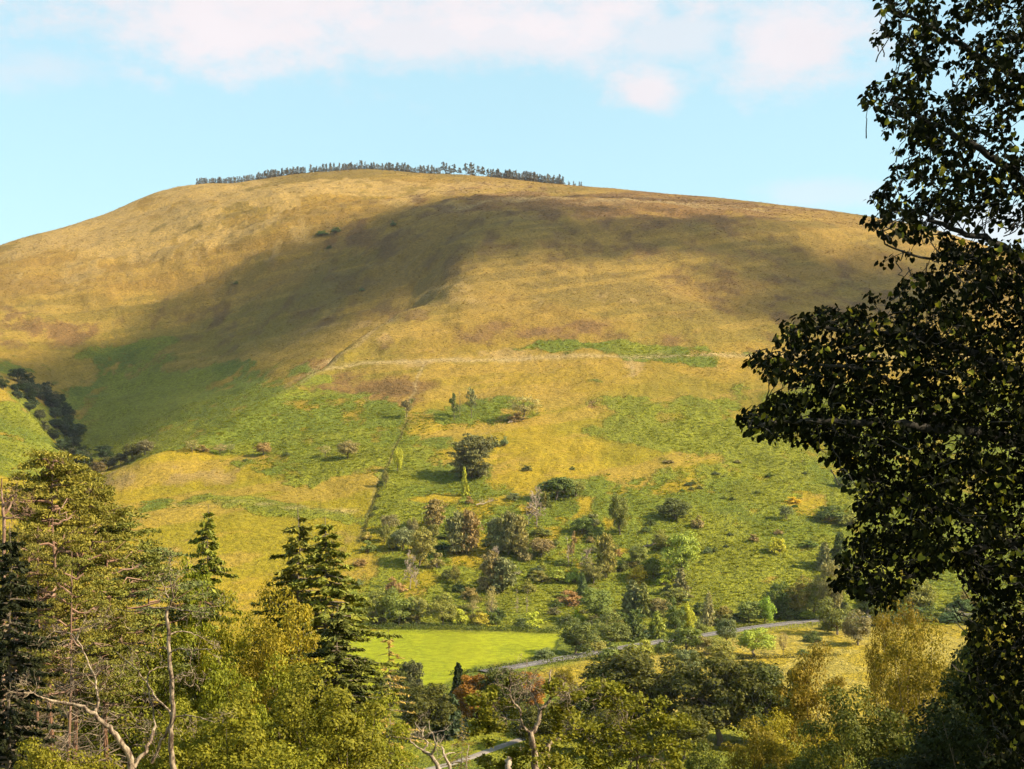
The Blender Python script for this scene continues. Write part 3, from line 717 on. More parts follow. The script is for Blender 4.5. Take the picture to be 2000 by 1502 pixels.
MID = """
pine 848 1036 50 36 B|ragged grey-brown pine on its own at the top of the midslope clump
round 757 1042 32 34 K|dull grey-green tree at the upper left corner of the midslope clump
tall 750 1061 32 24 O|small olive tree just below the grey-green one at the clump's left edge
tall 805 1054 34 26 K|narrow dull green tree left of the ragged brown pine's foot
bush 827 1054 25 26 O|rounded olive bush squeezed between two narrow trees below the ragged pine
round 846 1056 29 24 O|small round tree directly under the ragged grey-brown pine
full 818 1111 62 52 O|large dense olive tree, biggest broadleaf of the midslope clump
bush 854 1112 34 28 B|brown tinged bush against the right side of the large olive tree
round 786 1079 42 34 K|dull green tree behind the left shoulder of the large olive tree
pine 891 1089 74 38 K|grey-green pine, left one of the tall pair above the bracken
pine 913 1088 76 38 B|reddish brown dying pine, right one of the tall pair
bush 879 1054 19 20 O|small olive bush up and left of the tall pine pair
dead 800 1154 62 34 P|bleached pink dead tree with a bushy top and bare lower trunk
bush 769 1161 36 34 R|rust brown bush left of the bleached pink dead tree
bush 786 1158 16 20 N|little orange patch bush at the foot of the bleached dead tree
bush 873 1133 24 22 G|dark green bush with a long shadow right of the dead tree
tall 889 1142 34 20 O|upright pale olive tree beside the dark green bush
bush 896 1157 21 26 D|very dark round bush below the upright pale olive tree
bush 879 1156 15 12 L|tiny bright green bush touching the very dark round bush
bush 917 1171 26 32 B|brownish bush between the dark round bush and the slim birch
pine 957 1159 68 42 B|half dead pine with brown branches on its left side
pine 982 1161 60 44 K|grey-green pine leaning against the half dead brown one
dead 968 1106 36 22 P|small bent bare snag above the half dead pine
wispy 961 1218 68 32 P|slim pale birch rising from the edge of the mown field
full 778 1225 64 56 M|big dark green tree above the top left corner of the mown field
full 738 1223 60 50 O|mid green tree at the far left end of the field edge row
round 815 1223 52 44 O|olive tree third along the field edge row
full 864 1224 54 54 O|broad olive tree with deep shade under it at the field edge
bush 815 1220 30 14 N|narrow orange bush standing before the field edge olive trees
bush 897 1221 36 34 Y|yellow-green bush next to the broad olive field edge tree
bush 940 1223 31 40 Y|yellow-green bush with a dark left side left of the slim birch foot
wispy 923 1202 30 26 P|pale thin tree just above the pair of yellow-green field bushes
bush 698 1146 16 24 S|grey shrub half hidden behind the tall firs at the slope's foot
bush 718 1081 26 28 M|bright green bush low on the old field boundary
bush 703 1108 17 26 R|reddish low shrub at the lower end of the field boundary
bush 716 1057 19 18 N|orange-brown shrub on the boundary beside the yellow grass
round 765 1079 28 22 O|small green tree in a gap at the clump's left side
bush 742 951 12 14 G|dark thorn on the boundary line, topmost of the low ones
bush 738 972 9 12 D|thorn shrub on the boundary, second from its top
bush 733 996 11 14 G|thorn shrub on the boundary, third from its top
bush 728 1009 8 12 D|thorn shrub on the boundary, fourth from its top
bush 714 1032 11 10 G|thorn shrub on the boundary, lowest before the orange shrub
pine 970 1084 60 38 K|dark grey pine at the left of the group of three tall pines
pine 993 1089 74 40 K|tallest pine in the middle of the group of three
pine 1013 1089 68 38 B|brown-green pine at the right of the group of three
bush 1026 1097 28 30 B|brownish bush at the right foot of the three pines
round 1057 1093 34 46 B|rounded tree with orange-brown crown right of the three pines
dead 1048 1033 64 40 P|tall white dead tree with stubby bare branches
bush 1034 1005 24 24 N|orange-leaved bush behind the tall white dead tree
spruce 1062 991 28 16 O|slender young conifer right behind the white dead tree
spruce 1071 991 22 14 M|smaller young conifer beside the slender one
wide 1087 984 46 70 G|wide dark spreading tree above the white dead tree
round 1126 973 30 44 O|lower round tree at the right end of the wide dark tree
bush 1002 978 17 30 S|greyish flat bush alone in bracken left of the wide dark tree
bush 1057 1050 22 46 M|long low green bush below the white dead tree
full 1212 1050 66 48 M|dense upright tree with bright right edge on open bracken
round 1138 1048 30 40 M|dark rounded tree left of the dense upright one
bush 1158 1031 28 28 K|grey-green bush just above the dark rounded tree
poles 1111 1108 56 22 P|thin dead trunk with reddish top in the middle of the slope
slim 1117 1104 56 20 R|dying rust-topped pine beside the thin dead trunk
dead 1145 1110 38 26 P|leaning grey dead tree right of the rust-topped pine
bush 1153 1061 14 18 B|small brown shrub below the dark rounded tree
full 1160 1144 42 46 O|dense olive tree in front of the leaning grey dead tree
pine 1184 1133 76 38 O|tall olive pine right of the dense olive tree
bush 1201 1078 17 16 M|little green shrub right of the tall olive pine
bush 1208 1088 16 16 R|little reddish shrub beside the green one right of the tall pine
bush 1090 1138 26 44 L|fresh green bush in the middle of the low bush row
bush 1121 1139 30 38 L|fresh green bush at the right end of the low bush row
bush 1055 1141 26 44 O|olive bush at the left end of the low bush row
bush 1101 1106 15 26 M|green scrub in shadow under the thin dead trunk
bush 1032 1158 28 28 O|yellowish bush below the low bush row
spruce 1138 1163 40 26 S|small blue-green conifer behind the dark reddish thicket
bush 1113 1184 31 52 R|dark reddish bramble thicket on the lower slope
full 1168 1217 56 66 M|large round green tree above the lane
bush 1110 1222 24 38 D|dark bush left of the large round green tree
bush 1128 1213 24 26 Y|yellow bush behind the dark bush near the field corner
bush 1040 1227 34 44 Y|bright yellow-green bush over the mown field's edge
bush 1020 1228 24 36 D|dark bush tucked to the left of the bright yellow-green one
poles 1010 1198 46 16 P|thin bare stem, left one of the two above the yellow bush
poles 1029 1198 44 16 P|thin bare stem, right one of the two above the yellow bush
spruce 1238 1202 64 46 K|dark grey-green spruce above the lane
spruce 1258 1206 62 40 O|olive spruce overlapping the dark grey-green one
wide 1321 1020 42 58 D|very dark round thorn tree with long shadow on open bracken
bush 1363 1032 26 26 B|grey-brown bush right of the very dark thorn tree
bush 1272 1027 13 20 D|dark shrub left of the very dark thorn tree
bush 1264 1041 13 22 G|flat green shrub below left of the very dark thorn tree
bush 1353 949 11 18 G|small dark shrub high on the bracken right of centre
bush 1351 958 8 14 S|tiny shrub just under the high dark one
full 1305 1082 36 54 O|olive tree behind the broad bright crown by the fallen branch
full 1332 1141 78 86 L|broad bright green tree, largest crown on the lower right slope
full 1250 1107 36 44 O|dull green tree above the bright yellow bush
bush 1248 1136 34 38 A|brilliant yellow bush among green trees on the lower slope
bush 1217 1118 24 26 D|dark bush left of the brilliant yellow bush
round 1277 1131 36 34 M|mid green tree right of the brilliant yellow bush
bush 1297 1144 24 22 Y|yellow-green bush in a gap before the broad bright tree
spruce 1332 1166 52 34 K|grey conifer in front of the broad bright tree
bush 1307 1160 20 28 D|dark bush in the gully left of the grey conifer
full 1322 1184 28 46 O|low olive crown below the grey conifer
spruce 1381 1223 62 32 P|pale pointed larch above the lane
tall 1345 1239 52 28 Y|upright yellow-green tree beside the lane
full 1320 1241 62 38 G|dark upright tree left of the yellow-green roadside one
round 1292 1207 34 44 B|brown tinged crown behind the roadside trees
spruce 1284 1248 52 38 L|bright green conifer beside the lane
spruce 1241 1253 54 48 G|dark broad conifer at the lane's edge
bush 1368 1238 32 34 M|green bush between yellow-green tree and pale larch foot
tall 1413 1217 30 32 O|small light tree right of the pale larch
round 1421 1260 48 42 S|blue-green ivy covered tree standing in front of the lane
round 1465 1218 40 48 M|round green tree at the far side of the lane
tall 1496 1218 44 32 L|bright leafy tree right of the round green lane tree
bush 1443 1216 20 40 G|low dark bush at the lane's far verge
bush 1384 1082 16 16 S|grey shrub, left one of a pair on the open right slope
bush 1396 1079 13 14 G|green shrub, right one of a pair on the open right slope
bush 1473 1060 17 20 B|brownish shrub left of the round yellow bush
bush 1519 1082 34 38 Y|round bright yellow-green bush alone on the right slope
bush 1521 1046 12 20 B|small brown shrub above the round yellow bush
round 1538 1017 26 26 S|dark small tree below the yellow gorse patch on the right
bush 1550 985 14 32 A|patch of yellow gorse high on the right slope
bush 1625 1022 36 62 G|wide dark bush left half of the pair on the right slope
bush 1662 1027 30 50 O|olive bush right half of the pair beneath the lime branches
bush 1580 1071 15 34 G|low dark bush right of the round yellow bush
spruce 1613 1116 52 32 K|grey conifer with a long shadow on the right slope
spruce 1644 1112 64 48 G|dark conifer partly behind the lime branches
bush 1652 951 32 38 G|dark bush high up beside the lime branches
full 1521 1208 58 44 G|dark tree at the left of the roadside wood
full 1561 1208 68 54 O|tall olive tree in the middle of the roadside wood
tall 1592 1208 68 48 O|yellowish olive tree towards the right of the roadside wood
full 1632 1216 98 58 B|tall brownish tree at the right of the roadside wood
full 1640 1242 62 66 M|green tree overhanging the lane from the near side
full 1700 1206 64 80 M|broad dark tree beyond the lane under the lime branches
full 1790 1202 74 90 O|olive tree beyond the lane behind the golden birch top
bush 1574 1210 26 50 L|leafy green bush under the roadside wood
full 1125 1281 56 72 G|big dark round tree at the corner of the mown field
bush 1160 1273 38 42 O|light olive bush against the right of the dark field corner tree
full 1193 1263 54 66 M|rounded green tree between the field corner and the lane
bush 1063 1288 24 46 S|grey-green bush at the mown field's right hand bottom corner
bush 1194 1292 40 54 M|hedgerow bush, leftmost along the near side of the lane
bush 1232 1288 32 48 O|hedgerow bush, second along the near side of the lane
bush 1262 1281 38 38 L|yellow-green hedgerow bush, third along the near side of the lane
bush 1297 1276 36 38 M|hedgerow bush, fourth along the near side of the lane
round 1342 1276 46 58 M|round hedgerow tree, fifth along the near side of the lane
bush 1384 1280 40 46 B|brownish hedgerow bush left of the blue-green roadside tree
full 1412 1302 44 60 O|pale olive tree at the corner of the golden meadow
round 1340 1324 50 54 S|blue-green tree behind the dark beech copse
round 1474 1287 54 70 L|round green tree with visible trunk on the meadow hedge
wispy 1531 1279 42 20 P|slim pale sapling in the golden meadow
bush 1570 1279 13 26 G|small dark bush on the meadow hedge
bush 1590 1255 24 40 G|dark hawthorn bush in the golden meadow's right half
full 1680 1262 60 62 K|grey-green willow beside the golden meadow
slim 794 819 30 28 K|spindly pine at the old wall's upper end
slim 887 823 46 20 G|thin dark pine on the little knoll, left of three
poles 898 813 46 10 P|bare dead pole between the two thin knoll pines
slim 920 819 52 22 K|thin pine with feathery top on the little knoll
wispy 1022 825 46 66 P|spreading grey half bare tree at the right end of the knoll
bush 1010 824 18 40 B|low brown scrub under the spreading grey knoll tree
bush 966 874 16 22 K|grey shrub, left one of a pair above the big spreading pine
bush 985 872 20 20 K|grey shrub, right one of a pair above the big spreading pine
spruce 909 968 54 14 Y|slender yellow-green tree before the big spreading pine's shadow
bush 916 984 16 14 R|brown stump shrub under the slender yellow-green tree
bush 1029 921 13 20 D|lone dark shrub on the golden slope right of the big pine
bush 1118 918 8 12 D|tiny dark shrub high on the golden slope
tall 776 923 40 20 Y|young yellow-green tree on the boundary left of the big pine
tall 752 951 30 14 O|young olive tree lower on the boundary
wispy 373 886 24 30 P|pale hawthorn, leftmost of the row across the left hillside
bush 394 885 15 26 B|brown bush second in the row across the left hillside
wispy 428 890 21 26 P|thin pale hawthorn third in the row across the left hillside
wispy 450 885 16 20 P|small thin hawthorn fourth in the row across the left hillside
round 513 891 24 30 B|brown hawthorn in the middle of the left hillside row
bush 559 892 10 18 G|flat dark bush right of the middle hawthorn
bush 480 901 6 14 G|tiny dark bush below the left hillside row
wispy 634 894 23 24 P|pale hawthorn with curved trunk towards the row's right end
round 678 898 33 36 B|largest hawthorn at the right end of the hillside row
bush 655 457 12 20 S|dark gorse bush high on the shaded hill, middle one
bush 628 463 11 26 S|dark gorse bush high on the shaded hill, left one
bush 768 443 12 12 S|dark gorse bush high on the shaded hill, right one
bush 643 487 7 12 G|tiny gorse bush below the three high dark ones
bush 707 571 7 12 S|lone dark shrub on the steep shaded side of the hollow
bush 461 557 6 10 G|lone tiny shrub on the tawny left hillside
bush 1440 905 7 14 B|tiny brown shrub on the green right slope
bush 1307 905 7 20 P|pale low shrub on the green slope right of the gold grass
"""
rngm = np.random.default_rng(77)
_cnt = {}
for ln in MID.strip().splitlines():
    spec, label = ln.split('|'); kind, x, yb, h, w, c = spec.split()
    x, yb, h, w = float(x), float(yb), float(h), float(w)
    p = ground_hit(x, yb)
    s = p[1] / F
    i = _cnt.get(kind, 0); _cnt[kind] = i + 1
    col = np.array(CO[c]) * rngm.uniform(0.88, 1.12, 3); col = (col * 0.75 + np.array((0.15, 0.135, 0.035)) * 0.25) * 2.1
    sink = 0.02 * h * s
    place(PROTO[kind][i % len(PROTO[kind])], NAME[kind], (p[0], p[1] + 0.3 * w * s, float(zat(p[0], p[1] + 0.3 * w * s)) - sink - 0.1), w * s * 1.04, h * s * 1.08, col, label, CAT[kind], GRP[kind], rot=rngm.uniform(0, 6.28), tilt=rngm.normal() * 0.05, sy=w * s * rngm.uniform(0.9, 1.3))

# the big spreading pine with the long shadow
bp = scots_pine(31, 80, 4, 50, 0.07, z0=0.10, R=0.50, trunk=0.03, dead=6, bark=M_BARKFAR, aspect=0.4, flat=0.42, low=0.8, padr=0.075)
p = ground_hit(921, 938)
place(bp, "pine_tree", (p[0], p[1] + 4, float(zat(p[0], p[1] + 4)) - 0.4), 70 * p[1] / F, 79 * p[1] / F, (0.21, 0.195, 0.07), "big dense spreading pine alone on the slope with long dark shadow", "conifer", "conifers of the slope and valley", rot=1.0)

# trees crowding the gully and its mouth at the left
gl = np.array([(20, 752), (45, 772), (95, 778), (112, 812), (118, 838), (138, 862), (152, 892), (160, 915)], float)
for k in range(60):
    t = (k + 0.5) / 60 * (len(gl) - 1); i = int(t); q = gl[i] + (gl[min(i + 1, len(gl) - 1)] - gl[i]) * (t - i) + rngm.normal(size=2) * np.array([15, 6])
    p = ground_hit(*q); s = p[1] / F
    kk = ('round', 'full', 'bush')[k % 3]
    place(PROTO[kk][k % 2], 'gully_tree', p - np.array([0, 0, 0.5]), rngm.uniform(22, 34) * s, rngm.uniform(16, 28) * s, np.array(CO['DGSK'[k % 4]]) * 0.95, "dark tree crowded among others in the shaded gully", "tree", "trees crowding the gully", rot=rngm.uniform(0, 6))
for k, (x, yb, h, w, c, lab) in enumerate([(158, 934, 30, 34, 'K', "grey-green tree at the gully mouth right of the tall pine top"), (190, 926, 26, 32, 'B', "brownish tree second up the spur edge from the gully mouth"), (212, 918, 26, 32, 'O', "olive tree third up the spur edge from the gully mouth"),
      (236, 908, 24, 30, 'K', "dull tree fourth up the spur edge from the gully mouth"), (258, 899, 34, 34, 'O', "taller yellowish tree near the top of the spur edge row"), (283, 889, 30, 34, 'P', "pale tree, last and highest of the spur edge row"), (205, 900, 24, 30, 'G', "dark tree just behind the spur edge row"), (176, 942, 16, 30, 'M', "low green bush at the front of the gully mouth")]):
    p = ground_hit(x, yb); s = p[1] / F
    place(PROTO['round' if k != 7 else 'bush'][k % 3], 'broadleaf_tree' if k != 7 else 'bush', p - np.array([0, 0, 0.3]), w * s, h * s, CO[c], lab, 'tree' if k != 7 else 'bush', 'trees along the spur edge', rot=k)

# plantation along the skyline
def hill_conifer(seed, bare=False):
    rng = np.random.default_rng(seed)
    pr = conifer(seed, 14, 5, 6, R=0.19, nmix=0.15, power=0.75, zlo=0.0 if not bare else 0.45, leaf=0.12, trunk=0.022, ragged=0.5, aspect=0.55, gap=0.15 if not bare else 0.45, sides=4)
    return pr
HC = [hill_conifer(41), hill_conifer(42), hill_conifer(43), hill_conifer(44, True)]
def skyline(x0, x1, n, hmin, hmax, bare, label, back=(8, 60), yoff=0):
    for k in range(n):
        x = x0 + (x1 - x0) * (k + rngm.uniform(0.1, 0.9)) / n
        u = (x - 1000) / F
        ys = np.linspace(1250, 1760, 500); pr_ = HZ - F * zat(u * ys, ys) / ys
        j = np.argmin(pr_); y = ys[j] + rngm.uniform(*back)
        s = y / F; h = rngm.uniform(hmin, hmax) * s
        z = float(zat(u * y, y))
        me_i = 3 if rngm.random() < bare else k % 3
        pt = HC[me_i]
        o = link(bpy.data.objects.new("plantation_conifer", None)); o.location = (u * y, y, z - 0.06 * h - 0.5); o.scale = (h * rngm.uniform(0.7, 1.1), h * 0.9, h); o.rotation_euler = (0, 0, rngm.uniform(0, 6))
        tag(o, label, "conifer", "plantation conifers along the skyline")
        c = np.array((0.17, 0.135, 0.085)) * rngm.uniform(0.75, 1.25)
        for nm, me_ in pt.meshes.items():
            ch = link(bpy.data.objects.new(nm, me_), o); ch.color = tuple(c) + (1,)
skyline(384, 500, 46, 11, 16, 0.1, "small conifer in the close-set left end of the skyline plantation", (4, 26))
skyline(500, 596, 40, 13, 20, 0.1, "conifer in the tall dense plantation block left of the skyline gap", (2, 30))
skyline(606, 860, 104, 10, 21, 0.12, "conifer in the long dense middle stretch of the skyline plantation", (2, 34))
skyline(860, 955, 15, 14, 30, 0.7, "thin straggling conifer in the sparse part of the skyline plantation", (2, 40))
skyline(958, 1100, 60, 13, 23, 0.1, "conifer in the dense right block of the skyline plantation", (4, 34))
skyline(1100, 1140, 7, 6, 12, 0.1, "last low conifer where the skyline plantation peters out", (4, 30))

# low scrub that fills the gaps between the midslope and lane-side trees
def scrub(n, poly_pts, hr, wr, label):
    poly_pts = np.array(poly_pts, float); k = 0
    while k < n:
        x = rngm.uniform(poly_pts[:, 0].min(), poly_pts[:, 0].max()); y = rngm.uniform(poly_pts[:, 1].min(), poly_pts[:, 1].max())
        ins = False
        for i in range(len(poly_pts)):
            (x0, y0), (x1, y1) = poly_pts[i], poly_pts[(i + 1) % len(poly_pts)]
            if (y0 > y) != (y1 > y) and x < (x1 - x0) * (y - y0) / (y1 - y0) + x0: ins = not ins
        if not ins: continue
        p = ground_hit(x, y); s = p[1] / F
        c = np.array(CO['GMOKSOM'[k % 7]]) * 1.5 * rngm.uniform(0.85, 1.15, 3)
        place(PROTO['bush'][k % 3], 'scrub_bush', p - np.array([0, 0, 0.15]), rngm.uniform(*wr) * s, rngm.uniform(*hr) * s, c, label, 'bush', label, rot=rngm.uniform(0, 6)); k += 1
scrub(46, [(715, 1060), (850, 1030), (1230, 1050), (1360, 1080), (1400, 1210), (720, 1212)], (9, 20), (16, 34), "low scrub bush in the gaps between the midslope trees")
scrub(20, [(720, 1190), (1000, 1196), (1000, 1224), (720, 1222)], (14, 30), (26, 46), "scrub bush in the thicket just above the mown field")
scrub(26, [(1150, 1200), (1400, 1195), (1440, 1222), (1330, 1240), (1180, 1258)], (16, 34), (24, 44), "scrub bush in the thicket along the far side of the lane")
scrub(20, [(1440, 1195), (1700, 1180), (1980, 1180), (1980, 1200), (1440, 1212)], (20, 40), (30, 54), "scrub bush in the thicket under the roadside wood")
scrub(26, [(1250, 940), (1690, 900), (1690, 1120), (1400, 1150)], (5, 10), (9, 20), "small shrub dotted over the open bracken of the right slope")
scrub(30, [(1610, 1222), (1700, 1212), (1990, 1207), (1990, 1213), (1700, 1222), (1620, 1232)], (20, 34), (30, 50), "scrub bush on the near side of the lane at right")
# ------------------------------------------------------------------ woodland below the viewpoint
FG = {
 'pine': [scots_pine(51, 62, 5, 120, 0.0085, z0=0.58, R=0.165, trunk=0.0085, dead=70, aspect=0.36, flat=0.42, padr=0.040), scots_pine(52, 58, 5, 120, 0.0085, z0=0.55, R=0.17, trunk=0.008, dead=64, aspect=0.36, flat=0.44, padr=0.042, lean=0.02), scots_pine(53, 26, 4, 100, 0.0085, z0=0.66, R=0.13, trunk=0.0095, dead=90, aspect=0.36, flat=0.42, padr=0.044)],
 'fir': [conifer(54, 54, 7, 90, R=0.30, cap=0.105, zlo=0.20, droop=0.30, up=0.26, ragged=0.24, leaf=0.0165, trunk=0.0095, power=0.9, aspect=0.4, gap=0.07, hang=1.0), conifer(55, 56, 7, 90, R=0.30, cap=0.115, zlo=0.16, droop=0.34, up=0.26, ragged=0.26, leaf=0.0165, trunk=0.0095, power=0.88, aspect=0.4, gap=0.09, hang=1.0)],
 'larch': [conifer(56, 46, 6, 34, R=0.20, cap=0.115, zlo=0.10, droop=0.35, up=0.2, ragged=0.35, leaf=0.014, trunk=0.008, power=0.8, aspect=0.34, gap=0.15, hang=0.9, bare=0.10)],
 'leafy': [broadleaf(57, 170, 34000, 0.0135, rx=0.29, zc=0.60, rz=0.44, cr=(0.035, 0.075), lump=0.5, aspect=0.6, bark=M_BARK, limbs=50, trunk=0.013), broadleaf(58, 150, 32000, 0.0135, rx=0.28, zc=0.60, rz=0.44, cr=(0.035, 0.075), lump=0.55, aspect=0.55, bark=M_BARK, limbs=50, trunk=0.013, stems=2, stem_sp=0.08)],
 'birch': [broadleaf(60, 150, 26000, 0.0115, rx=0.26, zc=0.62, rz=0.42, cr=(0.03, 0.07), lump=0.55, aspect=0.55, bark=M_BIRCH, limbs=70, trunk=0.009, flat=1.0, stems=2, stem_sp=0.06), broadleaf(61, 140, 24000, 0.0115, rx=0.26, zc=0.62, rz=0.42, cr=(0.03, 0.07), lump=0.5, aspect=0.55, bark=M_BIRCH, limbs=70, trunk=0.009, flat=1.0)],
 'beech': [broadleaf(62, 130, 16000, 0.036, zc=0.52, rz=0.50, cr=(0.08, 0.14), lump=0.4, aspect=0.75, limbs=24), broadleaf(63, 140, 16000, 0.036, zc=0.54, rz=0.48, cr=(0.08, 0.14), lump=0.45, aspect=0.75, limbs=24)],
}
FNAME = dict(pine='pine_tree', fir='fir_tree', larch='larch_tree', leafy='broadleaf_tree', birch='birch_tree', beech='broadleaf_tree')
FCAT = dict(pine='conifer', fir='conifer', larch='conifer', leafy='tree', birch='tree', beech='tree')
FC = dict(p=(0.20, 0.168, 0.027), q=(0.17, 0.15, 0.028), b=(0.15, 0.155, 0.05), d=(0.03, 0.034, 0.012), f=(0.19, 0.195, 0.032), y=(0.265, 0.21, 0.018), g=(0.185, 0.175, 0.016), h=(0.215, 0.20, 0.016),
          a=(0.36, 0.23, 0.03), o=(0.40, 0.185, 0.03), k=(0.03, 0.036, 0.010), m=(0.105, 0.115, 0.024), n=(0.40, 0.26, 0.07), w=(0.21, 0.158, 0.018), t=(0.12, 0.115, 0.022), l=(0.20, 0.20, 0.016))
# kind, column, distance, row of the top, crown width in columns, colour
FORE = """
pine 96 55 862 300 p|tallest pine at the left, its rounded top above the hillside
pine 142 59 900 270 p|pine right behind the tallest, top just below the gully mouth
pine 205 63 980 330 q|pine with sloping right shoulder below the tallest two
pine 285 70 1062 300 b|blue-green pine at the right end of the left pine stand
pine 58 66 965 220 q|pine at the back of the left pine stand
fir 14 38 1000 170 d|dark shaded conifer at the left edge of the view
fir 405 78 968 130 f|thin ragged conifer rising before the yellow field
fir 577 75 975 200 f|left one of the two tall dark firs
fir 636 71 992 205 f|right one of the two tall dark firs
fir 664 60 1165 200 m|lower dark fir spreading in front of the right tall fir
larch 757 92 1218 150 n|browning larch with thin straight stem below the mown field
birch 532 64 1160 230 y|yellowish feathery tree left of the two firs
birch 468 66 1190 190 y|yellow-green feathery tree right of the bare birch
leafy 384 72 1082 170 l|bright green tree at the foot of the thin ragged conifer
leafy 640 48 1330 330 g|green bushy crown in the foreground under the firs
leafy 480 44 1345 330 g|green bushy crown right of the bare white birch foot
leafy 300 66 1268 280 g|green crown directly behind the bare white birch
pinethin 76 52 1010 210 q|slender reddish pine stem left of the tallest pine's trunk
pinethin 132 50 1060 200 q|slender pine stem right of the tallest pine's trunk
pinethin 24 50 1040 190 q|slender pine stem near the left edge
leafy 150 78 1300 300 q|dull green crown under the left pines
leafy 735 52 1385 190 h|green crown at the right end of the foreground thicket
leafy 570 58 1268 220 h|green crown just below the yellow feathery tree
leafy 28 76 1330 260 q|green crown beneath the dark conifer at the left edge
leafy 165 40 1452 280 g|light green crown at the bottom under the arching birch
leafy 345 46 1400 240 g|low green crown at the bottom beside the bare birch
leafy 420 54 1265 200 l|light green crown between bare birch and yellow trees
leafy 60 34 1468 260 g|light green bush top in the bottom left corner
leafy 590 38 1440 300 h|light green crown at the bottom edge under the thicket
larch 906 150 1380 64 w|small golden conifer by the path clearing
leafy 1590 62 1292 200 w|golden birch left one of the two big ones at right
birch 1806 56 1222 230 w|biggest golden birch at right with dark forked stem
birch 1748 88 1150 130 w|small golden birch top against the far lane
leafy 1905 70 1180 200 y|olive golden birch behind the lime's lower leaves
birch 1555 50 1405 220 y|greenish birch below the left golden birch
leafy 1470 46 1425 210 w|yellowing crown at the bottom right of centre
leafy 1395 44 1445 170 m|dark green crown at the bottom beside the yellowing one
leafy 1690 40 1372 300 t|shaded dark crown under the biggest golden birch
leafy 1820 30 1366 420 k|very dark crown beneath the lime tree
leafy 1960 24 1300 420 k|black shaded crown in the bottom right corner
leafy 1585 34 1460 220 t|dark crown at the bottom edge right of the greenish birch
leafy 1905 46 1285 190 m|green crown between the golden birch and the lime
"""
rngf = np.random.default_rng(5)
_c2 = {}
for ln in FORE.strip().splitlines():
    spec, label = ln.split('|'); kind, x, Y, top, w, c = spec.split()
    x, Y, top, w = float(x), float(Y), float(top), float(w)
    X = (x - 1000) / F * Y; zt = (HZ - top) / F * Y; zb = float(zat(X, Y)) - 0.2
    H = zt - zb
    thin_ = kind == 'pinethin'; kind = 'pine' if thin_ else kind
    i = _c2.get(kind, 0); _c2[kind] = i + 1
    pw = {'pine': 0.34, 'fir': 0.23, 'larch': 0.25, 'leafy': 0.60, 'birch': 0.55}[kind]
    sx = w / F * Y / pw
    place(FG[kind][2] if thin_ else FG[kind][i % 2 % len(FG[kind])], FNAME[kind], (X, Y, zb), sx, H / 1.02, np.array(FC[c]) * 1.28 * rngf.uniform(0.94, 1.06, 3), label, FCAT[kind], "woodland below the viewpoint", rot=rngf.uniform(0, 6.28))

# big trees standing just right of the view; their shade lies over the bottom right corner
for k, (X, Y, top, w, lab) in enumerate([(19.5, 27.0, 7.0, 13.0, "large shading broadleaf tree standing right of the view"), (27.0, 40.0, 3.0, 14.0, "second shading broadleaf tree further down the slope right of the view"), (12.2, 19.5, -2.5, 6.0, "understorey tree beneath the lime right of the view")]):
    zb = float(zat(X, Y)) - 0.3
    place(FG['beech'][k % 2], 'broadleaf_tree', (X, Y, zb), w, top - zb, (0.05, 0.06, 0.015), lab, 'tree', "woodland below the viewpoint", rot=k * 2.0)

# trees standing around the clearing and the dark copse in the valley
VAL = """
beech 825 1442 104 124 t|dark broad tree at the left of the path clearing
round 800 1372 84 56 K|grey-green pointed tree in front of the mown field
beech 762 1400 90 80 m|green tree between the larch and the grey-green one
beech 930 1424 104 92 o|orange tinged tree left of the gnarled oak
beech 985 1424 122 120 m|green tree with rusty top behind the gnarled oak
beech 1030 1400 84 80 o|small orange tree beside the lane's near end
spruce 895 1406 112 50 D|dark narrow conifer left of the orange trees
spruce 878 1440 90 70 S|blue-grey conifer behind the small golden one
beech 1236 1432 162 214 t|dark beech, left crown of the big valley copse
beech 1405 1456 168 196 t|dark beech, middle crown of the big valley copse
beech 1492 1452 158 182 m|lighter beech, right crown of the big valley copse
beech 1336 1482 86 104 t|smaller dark tree in front of the gap in the copse
beech 1140 1440 90 120 m|green tree behind the oak's right limb
beech 1062 1462 84 120 t|dark shaded tree close behind the gnarled oak's trunk
beech 1190 1476 84 130 t|dark shaded tree behind the second oak's crown
beech 1100 1352 44 46 y|yellowish bush on the rough ground before the lane
"""
for k, ln in enumerate(VAL.strip().splitlines()):
    spec, label = ln.split('|'); kind, x, yb, h, w, c = spec.split()
    x, yb, h, w = float(x), float(yb), float(h), float(w)
    p = ground_hit(x, yb); s = p[1] / F
    pr = FG[kind][k % 2] if kind in FG else PROTO[kind][k % 2]
    place(pr, 'conifer_tree' if kind == 'spruce' else 'broadleaf_tree', p - np.array([0, 0, 0.2]), w * s, h * s, FC.get(c) or CO[c], label, 'conifer' if kind == 'spruce' else 'tree', "trees around the clearing and valley copse", rot=rngf.uniform(0, 6.28))

